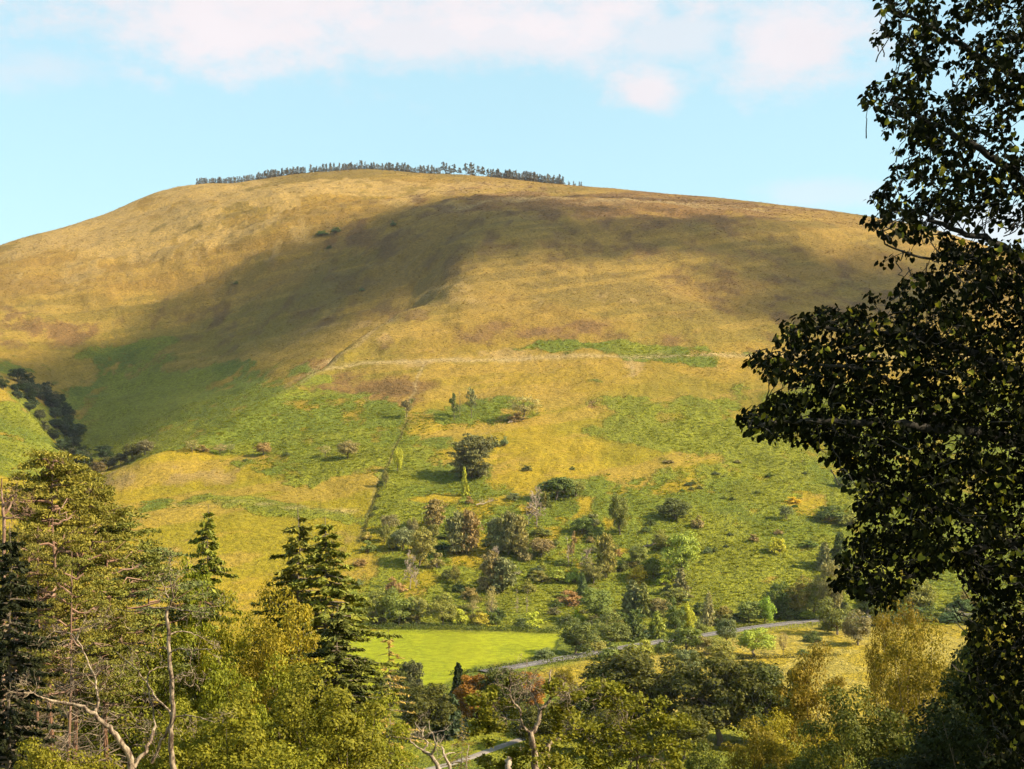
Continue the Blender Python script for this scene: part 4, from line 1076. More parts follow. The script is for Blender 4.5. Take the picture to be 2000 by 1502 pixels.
# ------------------------------------------------------------------ trees with drawn limbs: bare birches, gnarled oak, dead trees
def sketch_tree(name, label, cat, base_px, Y, limbs, mat, seed, twig=(0, 0.6, 0.012), leaves=None, leaf=0.11, color=(0.1, 0.1, 0.02), depth=0.8, root_drop=None, thin=1.0, sides=7):
    """limbs: list of (points in columns/rows, start radius, end radius, depth drift); first is the trunk"""
    rng = np.random.default_rng(seed)
    X0 = (base_px - 1000) / F * Y; Z0 = float(zat(X0, Y)) - 0.3
    root = link(bpy.data.objects.new(name, None)); root.location = (X0, Y, Z0); tag(root, label, cat)
    org = np.array([X0, Y, Z0])
    ends, allpts, twigs = [], [], []
    first = True
    for pts, r0, r1, drift in limbs:
        pts = np.array(pts, float)
        t = np.concatenate([[0], np.cumsum(np.hypot(*np.diff(pts, axis=0).T))]); t /= t[-1]
        n = max(8, len(pts) * 3); q = np.linspace(0, 1, n)
        px_ = np.interp(q, t, pts[:, 0]); py_ = np.interp(q, t, pts[:, 1])
        for _ in range(2):
            px_[1:-1] = (px_[:-2] + 2 * px_[1:-1] + px_[2:]) / 4; py_[1:-1] = (py_[:-2] + 2 * py_[1:-1] + py_[2:]) / 4
        d0 = drift[0]; d1 = drift[1]
        yy = Y + (d0 + (d1 - d0) * q) + 0.12 * np.sin(q * 7 + seed) * q * depth
        P3 = np.stack([(px_ - 1000) / F * yy, yy, (HZ - py_) / F * yy], 1)
        P3[1:-1] += rng.normal(size=(n - 2, 3)) * min(r0, 0.05) * 0.35
        if first:                                    # carry the trunk down to the ground
            k = np.linspace(0, 1, 5)[:, None]
            P3 = np.concatenate([(org * (1 - k) + P3[0] * k)[:-1], P3]); q = np.concatenate([np.zeros(4), q])
            rr = r0 + (r1 - r0) * q; rr[:4] = r0 * np.array([1.5, 1.25, 1.12, 1.05])
        else:
            rr = r0 + (r1 - r0) * q
        rr = rr * thin
        V, Fc = tube(P3 - org, rr, sides)
        link(bpy.data.objects.new("trunk" if first else "limb", build_mesh("trunk" if first else "limb", [(V, Fc, 0)], mat, True)), root)
        first = False
        allpts.append((P3, rr))
    nt, tl, tr = twig
    tp = []
    for k in range(nt):
        P3, rr = allpts[rng.integers(0 if len(allpts) < 3 else 1, len(allpts))]
        i = rng.integers(len(P3) // 3, len(P3)); ax = P3[i] - P3[i - 1]; ax /= np.linalg.norm(ax) + 1e-9
        t = rng.normal(size=3); t -= ax * t.dot(ax); t /= np.linalg.norm(t)
        out = []
        branch_system(rng, P3[i], ax * 0.5 + t * 0.9, tl * rng.uniform(0.5, 1.3), min(tr, rr[i] * 0.7), 2, out, 0.28, (3, 3), 0.05, 0.6, 5, 0.004)
        for pts, r_, lv in out:
            tp.append(tube(pts - org, r_, 3) + (0,)); ends.append(pts[-1])
    if tp:
        tw = link(bpy.data.objects.new("twigs", build_mesh("twigs", tp, mat)), root); tw["kind"] = "stuff"
    if leaves:
        Ps = []
        for cx, cy, rx, ry, n in leaves:
            m = max(3, int(n / 90))
            a = rng.uniform(0, 2 * np.pi, m); qq = np.sqrt(rng.random(m))
            ccx, ccy = cx + np.cos(a) * qq * rx, cy + np.sin(a) * qq * ry
            cyy = Y + 0.7 + rng.uniform(-0.6, 1, m) * rx / F * Y
            C = np.stack([(ccx - 1000) / F * cyy, cyy, (HZ - ccy) / F * cyy], 1)
            k = rng.integers(0, m, n); o = unit(rng, n)
            r = 26 / F * Y * rng.uniform(0.5, 1.25, m)
            Ps.append(C[k] + o * (r[k] * rng.random(n) ** 0.5)[:, None] * np.array([1, 1, 0.55]))
        P = np.concatenate(Ps)
        nrm = np.tile(np.array([0.2, -0.1, 1.0]), (len(P), 1))
        fo = link(bpy.data.objects.new("foliage", build_mesh("foliage", [kites(P - org, leaf * rng.uniform(0.6, 1.3, len(P)), rng, 0.6, nrm, 0.5) + (0,)], M_LEAF)), root)
        fo.color = tuple(color) + (1,)
    return root

sketch_tree("bare_birch_tree", "bare white birch standing upright with twiggy dead top", "dead tree", 330, 36, [
    ([(345, 1520), (335, 1480), (333, 1440), (340, 1385), (336, 1340), (332, 1280), (328, 1230), (326, 1190)], 0.13, 0.07, (0, 0)),
    ([(326, 1192), (340, 1168), (334, 1145), (330, 1118)], 0.05, 0.015, (0, -.5)), ([(330, 1168), (318, 1140), (308, 1122)], 0.03, 0.01, (0, .4)),
    ([(328, 1185), (350, 1190), (378, 1195), (410, 1198)], 0.035, 0.012, (0, -.7)), ([(328, 1188), (300, 1186), (262, 1195), (225, 1190)], 0.035, 0.012, (0, .6)),
    ([(331, 1240), (350, 1232), (372, 1236), (396, 1246)], 0.035, 0.012, (0, .6)), ([(333, 1275), (345, 1264), (370, 1270), (402, 1268), (432, 1266)], 0.035, 0.012, (0, -.9)),
    ([(334, 1272), (320, 1262), (306, 1268)], 0.03, 0.01, (0, .4)), ([(336, 1332), (345, 1318), (362, 1313), (380, 1315)], 0.03, 0.012, (0, -.3)),
    ([(338, 1400), (318, 1375), (303, 1362), (290, 1338)], 0.06, 0.03, (0, .5)), ([(290, 1338), (268, 1310), (250, 1292), (228, 1274)], 0.03, 0.012, (.5, 1)),
    ([(296, 1490), (320, 1440), (338, 1402)], 0.07, 0.05, (.3, 0)), ([(304, 1418), (296, 1370), (287, 1335), (290, 1308), (318, 1304)], 0.04, 0.02, (0, .3)),
    ([(340, 1400), (368, 1396), (396, 1402), (420, 1412)], 0.03, 0.012, (0, -.6))], M_BIRCH, 7, twig=(56, 0.5, 0.012), thin=0.6)
sketch_tree("leaning_birch_tree", "arching white birch limb leaning left across the bottom thicket", "dead tree", 262, 33, [
    ([(262, 1520), (254, 1480), (240, 1455), (222, 1430), (200, 1408), (178, 1388), (150, 1378), (122, 1373), (98, 1368)], 0.12, 0.045, (0, -.4)),
    ([(98, 1368), (78, 1362), (62, 1350), (46, 1352)], 0.03, 0.012, (-.4, -.8)), ([(185, 1395), (192, 1372), (189, 1350), (187, 1330), (183, 1315)], 0.055, 0.03, (0, .3)),
    ([(183, 1315), (170, 1290), (158, 1258), (138, 1235), (96, 1233)], 0.03, 0.014, (.3, .8)), ([(150, 1250), (160, 1225), (168, 1205)], 0.02, 0.01, (.5, .8)),
    ([(262, 1500), (278, 1478), (300, 1440), (304, 1418)], 0.07, 0.05, (0, .6))], M_BIRCH, 8, twig=(34, 0.45, 0.011), thin=0.72)
sketch_tree("dead_tree", "grey snag with splayed dead boughs at the left edge", "dead tree", 3, 46, [
    ([(8, 1010), (4, 975), (3, 935)], 0.055, 0.02, (0, 0)), ([(5, 992), (18, 975), (32, 962)], 0.05, 0.012, (0, -.3)), ([(6, 1005), (18, 992), (26, 975), (34, 968)], 0.05, 0.012, (0, .4)), ([(6, 1010), (22, 1013), (42, 1004)], 0.04, 0.012, (0, -.6))], M_PINEBARK, 10, twig=(18, 0.5, 0.014))
sketch_tree("gnarled_oak_tree", "gnarled oak with twisting pale limbs in the bottom centre", "tree", 1046, 47, [
    ([(1046, 1530), (1044, 1470), (1042, 1445), (1036, 1430)], 0.20, 0.13, (0, 0)),
    ([(1036, 1432), (1022, 1422), (1018, 1410), (1014, 1380), (1000, 1372), (992, 1340), (1000, 1332)], 0.07, 0.03, (0, -.6)),
    ([(1018, 1424), (1016, 1405), (992, 1408), (980, 1395)], 0.05, 0.02, (-.1, .6)), ([(1036, 1432), (1048, 1420), (1054, 1400), (1054, 1385), (1072, 1375), (1078, 1358), (1072, 1340), (1073, 1322), (1076, 1308)], 0.12, 0.035, (0, .5)),
    ([(1054, 1388), (1046, 1370), (1038, 1355), (1030, 1345)], 0.06, 0.03, (.1, .9)), ([(1040, 1360), (1024, 1355), (1020, 1342)], 0.04, 0.02, (.8, .4)), ([(1072, 1345), (1090, 1345), (1110, 1352), (1113, 1364)], 0.05, 0.02, (.3, -.3)),
    ([(1040, 1350), (1036, 1332), (1022, 1324), (1026, 1318)], 0.03, 0.012, (.8, 1)), ([(1075, 1362), (1090, 1358), (1104, 1364)], 0.03, 0.012, (.3, 1))], M_BIRCH, 11, twig=(70, 0.6, 0.016), thin=0.7,
    leaves=[(955, 1395, 50, 40, 1100), (985, 1450, 60, 45, 1000), (1060, 1332, 60, 24, 420), (1118, 1390, 46, 50, 900), (1030, 1490, 90, 24, 1400), (1075, 1465, 40, 30, 600), (945, 1362, 30, 22, 400), (1122, 1350, 30, 30, 350)], leaf=0.15, color=(0.22, 0.205, 0.018))
sketch_tree("gnarled_oak_tree", "second oak with snaking branches and open yellow-green crown", "tree", 1072, 50, [
    ([(1072, 1530), (1068, 1500), (1066, 1480), (1070, 1455)], 0.17, 0.13, (0, 0)), ([(1068, 1475), (1058, 1470), (1050, 1472)], 0.04, 0.02, (0, -.5)),
    ([(1070, 1455), (1080, 1445), (1095, 1444), (1105, 1428), (1118, 1422), (1140, 1425)], 0.10, 0.03, (0, .6)), ([(1140, 1425), (1170, 1418), (1180, 1412), (1182, 1402)], 0.03, 0.014, (.6, .9)),
    ([(1242, 1530), (1244, 1490), (1248, 1478), (1238, 1450), (1224, 1430), (1210, 1420)], 0.06, 0.03, (1, .5)), ([(1248, 1478), (1232, 1488), (1226, 1502)], 0.05, 0.03, (1, 1)),
    ([(1210, 1420), (1218, 1396), (1206, 1386), (1228, 1390), (1222, 1412)], 0.03, 0.014, (.5, 0)), ([(1160, 1378), (1175, 1370), (1168, 1362), (1152, 1372)], 0.03, 0.014, (.5, .2)), ([(1250, 1480), (1262, 1476), (1280, 1480), (1268, 1492)], 0.04, 0.016, (1, .6))], M_BIRCH, 12, twig=(60, 0.6, 0.016), thin=0.85,
    leaves=[(1182, 1340, 38, 14, 600), (1225, 1375, 50, 24, 700), (1275, 1402, 60, 34, 1100), (1160, 1395, 46, 36, 700), (1205, 1445, 90, 34, 1100), (1312, 1440, 50, 40, 900), (1260, 1484, 110, 30, 2000), (1140, 1482, 80, 30, 1300)], leaf=0.15, color=(0.22, 0.21, 0.018))
sketch_tree("dead_tree", "white twisted dead tree above the gravel path", "dead tree", 868, 60, [
    ([(868, 1530), (860, 1505), (850, 1490), (842, 1475), (826, 1466)], 0.12, 0.07, (0, 0)), ([(842, 1476), (850, 1460), (852, 1450)], 0.06, 0.04, (0, -.3)), ([(826, 1466), (838, 1452), (826, 1442), (824, 1428), (832, 1418)], 0.05, 0.015, (0, .5)),
    ([(826, 1442), (842, 1430), (860, 1430), (872, 1424)], 0.04, 0.012, (.2, -.4)), ([(884, 1530), (876, 1490), (866, 1475), (862, 1458)], 0.09, 0.04, (0, .3)), ([(866, 1476), (880, 1470), (890, 1472)], 0.04, 0.015, (.2, .8)),
    ([(826, 1466), (808, 1455), (798, 1440), (806, 1425)], 0.04, 0.012, (0, -.4)), ([(850, 1452), (846, 1434), (838, 1424), (838, 1408)], 0.03, 0.012, (-.3, -.1)), ([(824, 1428), (814, 1418), (810, 1410)], 0.025, 0.01, (.4, .7)), ([(908, 1530), (912, 1480), (916, 1455)], 0.035, 0.015, (0.5, .8))], M_DEAD, 13, twig=(24, 0.5, 0.014))
sketch_tree("dead_tree", "short broken white stump rising from the bottom edge", "dead tree", 992, 44, [
    ([(992, 1530), (993, 1500), (994, 1486), (996, 1480)], 0.11, 0.08, (0, 0)), ([(993, 1496), (989, 1488), (987, 1484)], 0.06, 0.04, (0, .2))], M_DEAD, 14, sides=9)
# ------------------------------------------------------------------ the lime tree at the right of the viewpoint
LIME_Y = 12.0
OUT = np.array([(1738, -60), (1732, 8), (1752, 28), (1727, 58), (1762, 84), (1745, 104), (1800, 140), (1760, 150), (1702, 178), (1697, 206), (1722, 224), (1730, 258), (1778, 262), (1770, 290), (1800, 318), (1748, 322), (1752, 352), (1716, 378), (1722, 420),
    (1738, 440), (1800, 452), (1850, 470), (1860, 520), (1800, 552), (1755, 560), (1770, 590), (1730, 622), (1680, 612), (1612, 604), (1588, 628), (1528, 646), (1545, 668), (1582, 690), (1530, 700), (1470, 706), (1500, 728), (1545, 745), (1600, 742), (1610, 770), (1545, 775), (1500, 800), (1444, 828),
    (1480, 842), (1530, 846), (1590, 858), (1640, 846), (1612, 868), (1628, 898), (1672, 920), (1690, 950), (1682, 990), (1690, 1040), (1672, 1060), (1650, 1096), (1646, 1136), (1690, 1168), (1740, 1172), (1768, 1140), (1800, 1116), (1860, 1100), (1905, 1140), (1918, 1200), (1900, 1250), (1912, 1290), (1880, 1330), (1900, 1380), (1930, 1400), (1950, 1560), (2140, 1560), (2140, -60)], float)
def in_poly(x, y, poly):
    ins = np.zeros(len(x), bool); n = len(poly)
    for i in range(n):
        (x0, y0), (x1, y1) = poly[i], poly[(i + 1) % n]
        ins ^= ((y0 > y) != (y1 > y)) & (x < (x1 - x0) * (y - y0) / (y1 - y0 + 1e-9) + x0)
    return ins
HOLES = [(1890, 452, 95, 22), (1960, 470, 50, 16), (1800, 520, 45, 22), (1895, 845, 36, 20), (1955, 880, 40, 18), (1862, 880, 20, 22), (1985, 270, 14, 30), (1870, 100, 14, 10), (1925, 205, 30, 12), (1750, 905, 20, 10), (1880, 705, 12, 10), (1870, 1050, 30, 18), (1760, 1020, 18, 14), (1960, 1080, 40, 16), (1840, 960, 16, 14)]
rl = np.random.default_rng(99)
LIMBS_PX = [  # columns, rows, distance; radius in metres
    ([(2110, 1600, 12.6), (2085, 1200, 12.6), (2075, 850, 12.5), (2062, 500, 12.6), (2050, 200, 12.7), (2040, -120, 12.8)], 0.20, 0.09),
    ([(2072, 900, 12.5), (1960, 852, 12.1), (1850, 838, 11.8), (1720, 826, 11.5), (1600, 824, 11.2), (1500, 822, 11.0), (1462, 826, 10.9)], 0.060, 0.006),
    ([(1850, 838, 11.8), (1780, 770, 11.7), (1700, 725, 11.5), (1600, 712, 11.3), (1500, 712, 11.1)], 0.030, 0.005),
    ([(2070, 780, 12.5), (1930, 700, 12.2), (1820, 662, 12.0), (1700, 650, 11.7), (1600, 640, 11.5), (1550, 648, 11.4)], 0.050, 0.005),
    ([(2062, 560, 12.6), (1960, 480, 12.3), (1880, 455, 12.1), (1800, 420, 11.9), (1740, 400, 11.8)], 0.042, 0.005),
    ([(1960, 480, 12.3), (1880, 500, 11.9), (1800, 505, 11.7), (1740, 480, 11.6), (1715, 440, 11.5)], 0.018, 0.004),
    ([(2056, 400, 12.6), (1960, 320, 12.4), (1860, 260, 12.1), (1770, 215, 11.9), (1715, 195, 11.8)], 0.045, 0.005),
    ([(2050, 200, 12.7), (1950, 130, 12.5), (1850, 70, 12.3), (1770, 30, 12.1), (1735, 10, 12.0)], 0.042, 0.005),
    ([(2078, 1050, 12.5), (1960, 1060, 12.1), (1840, 1090, 11.7), (1760, 1130, 11.5), (1690, 1155, 11.3)], 0.048, 0.005),
    ([(1960, 1060, 12.1), (1880, 1010, 11.8), (1790, 980, 11.6), (1720, 960, 11.4)], 0.026, 0.004),
    ([(2082, 1200, 12.6), (2000, 1240, 12.2), (1940, 1300, 11.9), (1910, 1360, 11.7)], 0.035, 0.005),
    ([(2060, 1400, 12.4), (2000, 1440, 12.0), (1960, 1480, 11.8)], 0.03, 0.005),
]
lime_org = np.array([(2110 - 1000) / F * 12.6, 12.6, 0.0]); lime_org[2] = float(zat(lime_org[0], lime_org[1])) - 0.3
lime = link(bpy.data.objects.new("lime_tree", None)); lime.location = tuple(lime_org)
tag(lime, "dark lime tree in shade overhanging the right of the view", "tree")
def w3(a): 
    a = np.asarray(a, float); return np.stack([(a[..., 0] - 1000) / F * a[..., 2], a[..., 2], (HZ - a[..., 1]) / F * a[..., 2]], -1)
limb_pts = []
for k, (pts, r0, r1) in enumerate(LIMBS_PX):
    P3 = w3(pts); n = len(P3) * 4
    t = np.linspace(0, len(P3) - 1, n); q = np.stack([np.interp(t, np.arange(len(P3)), P3[:, i]) for i in range(3)], 1)
    q[1:-1] = (q[:-2] + 2 * q[1:-1] + q[2:]) / 4; q[1:-1] += rl.normal(size=(n - 2, 3)) * 0.012
    rr = np.linspace(r0, r1, n)
    if k == 0:
        q = np.concatenate([[lime_org, (lime_org + q[0]) / 2], q]); rr = np.concatenate([[0.3, 0.24], rr])
        q = np.concatenate([q, [[q[-1, 0] + 0.3, 13.2, q[-1, 2] + 3], [q[-1, 0] + 0.9, 13.6, q[-1, 2] + 5.5]]]); rr = np.concatenate([rr, [0.05, 0.02]])
    V, Fc = tube(q - lime_org, rr, 7)
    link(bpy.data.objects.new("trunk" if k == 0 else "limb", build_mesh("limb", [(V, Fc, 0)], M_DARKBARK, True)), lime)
    limb_pts.append(q if k else q[3:-3])
LP = np.concatenate(limb_pts)
# sprays of leaves: each hangs on a twig running back to the nearest limb
NCL = 2500
cx = rl.uniform(1420, 2130, NCL * 6); cy = rl.uniform(-55, 1555, NCL * 6)
ok = in_poly(cx, cy, OUT)
for hx, hy, hw, hh in HOLES:
    ok &= ((cx - hx) / hw) ** 2 + ((cy - hy) / hh) ** 2 > 1 + rl.normal(size=len(cx)) * 0.25
thin_top = (cy < 480) & (vnoise(cx / 34, cy / 26, 3) > 0.12)          # airy upper crown
ok &= ~thin_top
cx, cy = cx[ok][:NCL], cy[ok][:NCL]
# extra small sprays right at the outline so that its fingers stay leafy
ex = []
for i in range(len(OUT) - 4):
    a, b = OUT[i], OUT[i + 1]
    for t in np.arange(0, 1, 18 / max(18.1, np.hypot(*(b - a)))):
        ex.append(a + (b - a) * t + rl.normal(size=2) * 5 + np.array([7, 0]))
for i in range(len(OUT) - 4):                      # loose sprigs reaching out past the mass
    a, b = OUT[i], OUT[i + 1]
    for t in np.arange(0.2, 1, 30 / max(30.1, np.hypot(*(b - a)))):
        if rl.random() < 0.55: ex.append(a + (b - a) * t + np.array([-rl.uniform(4, 26), rl.uniform(-10, 16)]))
ex = np.array(ex); cx = np.concatenate([cx, ex[:, 0]]); cy = np.concatenate([cy, ex[:, 1]])
edge = np.zeros(len(cx), bool); edge[-len(ex):] = True
# thin sprigs hanging over the hill below the upper boughs
sp = [(1706, 436), (1718, 445), (1735, 470), (1728, 512), (1745, 505), (1775, 500), (1790, 545), (1760, 455), (1810, 470), (1830, 500), (1850, 465), (1700, 578), (1715, 585), (1745, 575)]
cx = np.concatenate([cx, [s[0] for s in sp]]); cy = np.concatenate([cy, [s[1] for s in sp]]); edge = np.concatenate([edge, np.ones(len(sp), bool)])
cd = np.clip(12.1 + rl.normal(size=len(cx)) * 0.75 - (2000 - cx) / 900 * 0.9, 10.2, 14.0)
CC = w3(np.stack([cx, cy, cd], -1))
tw = []
Ps, Ax = [], []
for i, c in enumerate(CC):
    j = np.argmin(((LP - c) ** 2).sum(1)); p0 = LP[j]
    L = np.linalg.norm(c - p0)
    if L > 0.03:
        if L > 0.30:
            p0 = c + (p0 - c) * (0.30 / L) + rl.normal(size=3) * 0.03
        q = bend(p0, c, rl, 0.10, 0.03 if not edge[i] else 0.0, 5)
        if i % 3 > 0 or edge[i]:
            tw.append(tube(q - lime_org, np.linspace(0.0065 if L > 0.25 else 0.004, 0.0022, 5), 3) + (0,))
    n = rl.integers(11, 18) if not edge[i] else rl.integers(7, 13)
    o = unit(rl, n); rad = (0.12 if not edge[i] else 0.07) * rl.random(n) ** 0.5
    Ps.append(c + o * rad[:, None] * np.array([1, 1.2, 0.85])); 
    a = o * np.array([0.8, 0.8, 0.4]) + np.array([-0.2, 0, -0.75]) + (c - p0) / max(L, 0.1) * 0.4
    Ax.append(a / np.linalg.norm(a, axis=1)[:, None])
t_ = link(bpy.data.objects.new("twigs", build_mesh("twigs", tw, M_DARKBARK)), lime); t_["kind"] = "stuff"
LPos, LAx = np.concatenate(Ps), np.concatenate(Ax)
nvis = len(LPos)
# the rest of the crown, above and to the right of the view
ncr = 15000
o = unit(rl, ncr * 3); o *= (rl.random(ncr * 3) ** 0.33)[:, None]
R_ = np.array([7.6, 13.2, 2.2]) + o * np.array([5.4, 4.6, 8.8])
uu, vv = R_[:, 0] / R_[:, 1], R_[:, 2] / R_[:, 1]
R_ = R_[((uu > 0.395) | (vv > 0.335)) & (R_[:, 1] > 8.6) & (R_[:, 0] > 2.6)][:ncr]
big = np.concatenate([np.full(nvis, 1.0), np.full(len(R_), 2.7)])
LPos = np.concatenate([LPos, R_]); ra = unit(rl, len(R_)) + np.array([0, 0, -0.5]); LAx = np.concatenate([LAx, ra / np.linalg.norm(ra, axis=1)[:, None]])

# a lime leaf: heart-shaped blade folded a little along the midrib
HALF = np.array([(0, 0, 0), (0.42, -0.12, 0.10), (0.52, 0.25, 0.13), (0.34, 0.66, 0.08), (0, 1.0, -0.04)])
LEFT = HALF * np.array([-1, 1, 1])
LV = np.concatenate([HALF, LEFT[1:4]]); LV[:, :2] *= 1.0
LF4 = np.array([(0, 1, 2, 3, 4), (0, 4, 7, 6, 5)])
def leaf_frames(P, Ax_, rng, tilt=0.75):
    nn = unit(rng, len(P)) * tilt + np.array([-0.15, -0.1, 0.75]); 
    t = Ax_; nn = nn - t * (nn * t).sum(1)[:, None]; nn /= np.linalg.norm(nn, axis=1)[:, None] + 1e-9
    b = np.cross(t, nn)
    return b, t, nn
LS = 0.038 * rl.uniform(0.5, 1.6, len(LPos)) * big
fb, ft, fn = leaf_frames(LPos, LAx, rl)
# the 300 leaves that show best (nearest to the viewpoint, at the fringe first) are parts of their own
u_, v_ = LPos[:, 0] / LPos[:, 1], LPos[:, 2] / LPos[:, 1]
fr_x = 1000 + F * u_
vis = np.where((np.arange(len(LPos)) < nvis) & (fr_x < 1990) & (HZ - F * v_ > 5) & (HZ - F * v_ < 1495))[0]
isedge = np.repeat(edge, [len(p) for p in Ps])
score = LPos[vis, 1] - 1.6 * isedge[vis] - 0.6 * (LS[vis] / 0.08) + rl.normal(size=len(vis)) * 0.5
pick = vis[np.argsort(score)[:300]]
rest = np.setdiff1d(np.arange(len(LPos)), pick)
# distant part of the crown needs only simple leaves
def leaf_mesh(sel):
    V = LPos[sel][:, None] + (LV[None, :, 0:1] * fb[sel][:, None] + (LV[None, :, 1:2] - 0.3) * ft[sel][:, None] + LV[None, :, 2:3] * fn[sel][:, None]) * LS[sel][:, None, None]
    n = len(sel)
    Fc = (np.arange(n) * 8)[:, None, None] + LF4[None]
    return V.reshape(-1, 3) - lime_org, Fc.reshape(-1, 5)
M_LIME = leaf_material("lime_leaf", 0.55, 0.28, 1.0)
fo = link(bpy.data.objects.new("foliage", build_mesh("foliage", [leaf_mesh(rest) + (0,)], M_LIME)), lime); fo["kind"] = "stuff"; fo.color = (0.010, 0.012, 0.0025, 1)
one = build_mesh("leaf", [((LV - np.array([0, 0.3, 0])), LF4, 0)], M_LIME)
from mathutils import Matrix
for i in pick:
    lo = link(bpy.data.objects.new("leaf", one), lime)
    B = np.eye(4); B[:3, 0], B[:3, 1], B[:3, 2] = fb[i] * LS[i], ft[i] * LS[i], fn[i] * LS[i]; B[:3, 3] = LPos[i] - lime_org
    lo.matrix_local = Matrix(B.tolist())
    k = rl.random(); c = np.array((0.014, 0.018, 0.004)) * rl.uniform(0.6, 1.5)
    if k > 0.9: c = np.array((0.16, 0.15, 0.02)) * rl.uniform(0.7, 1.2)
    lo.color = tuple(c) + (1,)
# ------------------------------------------------------------------ bracken, brambles, hedges, fallen wood
rb = np.random.default_rng(123)
def sprays(P, size, rng, k=3):
    """low tufts: k arching fronds each"""
    n = len(P); V, Fs = [], []
    th0 = rng.uniform(0, 2 * np.pi, n)
    for j in range(k):
        th = th0 + 2 * np.pi * j / k + rng.normal(size=n) * 0.4
        d = np.stack([np.cos(th), np.sin(th), np.zeros(n)], 1); s = np.stack([-np.sin(th), np.cos(th), np.zeros(n)], 1)
        L = (size * rng.uniform(0.7, 1.3, n))[:, None]; up = np.array([0, 0, 1.0])
        a = P + up * L * 0.05; b = P + d * L * 0.5 + up * L * 0.42; c = P + d * L * 1.05 + up * L * 0.34
        V.append(np.stack([a, b + s * L * 0.34, c, b - s * L * 0.34], 1))
    V = np.concatenate(V, 1).reshape(-1, 3)
    return V, np.arange(4 * n * k).reshape(-1, 4)
cells = brk[1:, 1:] * (YY[1:, 1:] > 405) * (YY[1:, 1:] < 900)
area = (XX[1:, 1:] - XX[:-1, 1:]) * (YY[1:, 1:] - YY[1:, :-1])
prob = (np.clip(cells - 0.35, 0, 1) * area * np.clip(1.4 - YY[1:, 1:] / 900, 0.15, 1)).ravel(); prob /= prob.sum()
nb_ = 95000
ci = rb.choice(len(prob), nb_, p=prob); iu, iy = np.unravel_index(ci, cells.shape)
bx_u = Ug[iu] + rb.random(nb_) * (Ug[iu + 1] - Ug[iu]); by = Yg[iy] + rb.random(nb_) * (Yg[iy + 1] - Yg[iy]); bx = bx_u * by
BP = np.stack([bx, by, zat(bx, by) - 0.15], 1)
br_o = link(bpy.data.objects.new("bracken", build_mesh("bracken", [sprays(BP, 0.4 + 0.9 * rb.random(nb_) ** 2, rb, 3) + (0,)], M_LEAF)))
br_o.color = (0.29, 0.30, 0.038, 1)
tag(br_o, "green bracken covering the lower slope", kind="stuff")

# tussocks of hill grass, each tinted like the ground it grows from
M_TUSS, N = new_mat("hill_grass")
ta = N.new('ShaderNodeAttribute', attribute_name='tint').outputs['Color']
rr_ = N.new('ShaderNodeNewGeometry').outputs['Random Per Island']
ta = N.mix(1.0, ta, (ALB, ALB, ALB, 1), 'MULTIPLY')
dd_ = N.new('ShaderNodeBsdfPrincipled', {'Base Color': N.mix(rr_, N.mix(1.0, ta, (0.85, 0.84, 0.84, 1), 'MULTIPLY'), N.mix(1.0, ta, (1.35, 1.32, 1.2, 1), 'MULTIPLY')), 'Roughness': 0.9})
dd_.inputs['Specular IOR Level'].default_value = 0.05
N.new('ShaderNodeOutputMaterial', {0: dd_.outputs[0]})
ng = 130000
gu = rb.uniform(-0.40, 0.40, ng); gy = 430 * (1720 / 430) ** rb.random(ng)
iu = np.clip(np.searchsorted(Ug, gu), 0, NU - 1); iy = np.clip(np.searchsorted(Yg, gy), 0, NY - 1)
keep = (brk[iu, iy] < 0.6) & (rb.random(ng) < 0.35 + 0.65 * n_mid[iu, iy])
gu, gy, iu, iy = gu[keep], gy[keep], iu[keep], iy[keep]
gx = gu * gy; GP = np.stack([gx, gy, zat(gx, gy) - 0.1], 1)
lw, bwm, stw = low[iu, iy][:, None], brown[iu, iy][:, None], straw[iu, iy][:, None]
gcol = np.array((0.275, 0.16, 0.034)) * (1 - lw) + np.array((0.35, 0.23, 0.012)) * lw
gcol = gcol * (1 - 0.6 * stw) + np.array((0.40, 0.26, 0.075)) * 0.6 * stw
gcol = gcol * (1 - 0.7 * bwm) + np.array((0.19, 0.10, 0.037)) * 0.7 * bwm
V, Fc = sprays(GP, rb.uniform(0.4, 0.85, len(GP)) * np.clip(gy / 900, 0.7, 1.4), rb, 2)
tm = build_mesh("hill_grass", [(V, Fc, 0)], M_TUSS)
at = tm.attributes.new('tint', 'FLOAT_COLOR', 'POINT')
at.data.foreach_set("color", np.repeat(np.concatenate([gcol, np.ones((len(gcol), 1))], 1), 8, axis=0).astype(np.float32).ravel())
tag(link(bpy.data.objects.new("hill_grass", tm)), "tawny tussock grass over the upper hill", kind="stuff")

def hedge(name, pxs, wid, hgt, col, label, n, leaf=0.35):
    pth = px_path(pxs, 0.0, 60)
    t = rb.random(n) * (len(pth) - 1); i = t.astype(int); f = (t - i)[:, None]
    c = pth[i] * (1 - f) + pth[np.minimum(i + 1, len(pth) - 1)] * f
    lump = 0.75 + 0.5 * (np.sin(t * 0.9) * 0.5 + 0.5) * rb.uniform(0.7, 1.2, n)
    a = rb.uniform(0, np.pi, n); q = rb.random(n) ** 0.35
    P = c + np.stack([np.zeros(n), np.cos(a) * q * wid, np.sin(a) * q * hgt * lump], 1)
    P[:, 0] += rb.normal(size=n) * 0.3
    org = pth[len(pth) // 2]
    o = link(bpy.data.objects.new(name, build_mesh(name, [kites(P - org, leaf * rb.uniform(0.6, 1.3, n), rb, 0.7) + (0,)], M_LEAF)))
    o.location = tuple(org); o.color = tuple(col) + (1,)
    tag(o, label, "hedge")
hedge("bramble_hedge", [(700, 1228), (800, 1228), (900, 1229), (1000, 1232), (1092, 1236)], 1.8, 1.5, (0.115, 0.14, 0.028), "long low bramble hedge along the top of the mown field", 5200)
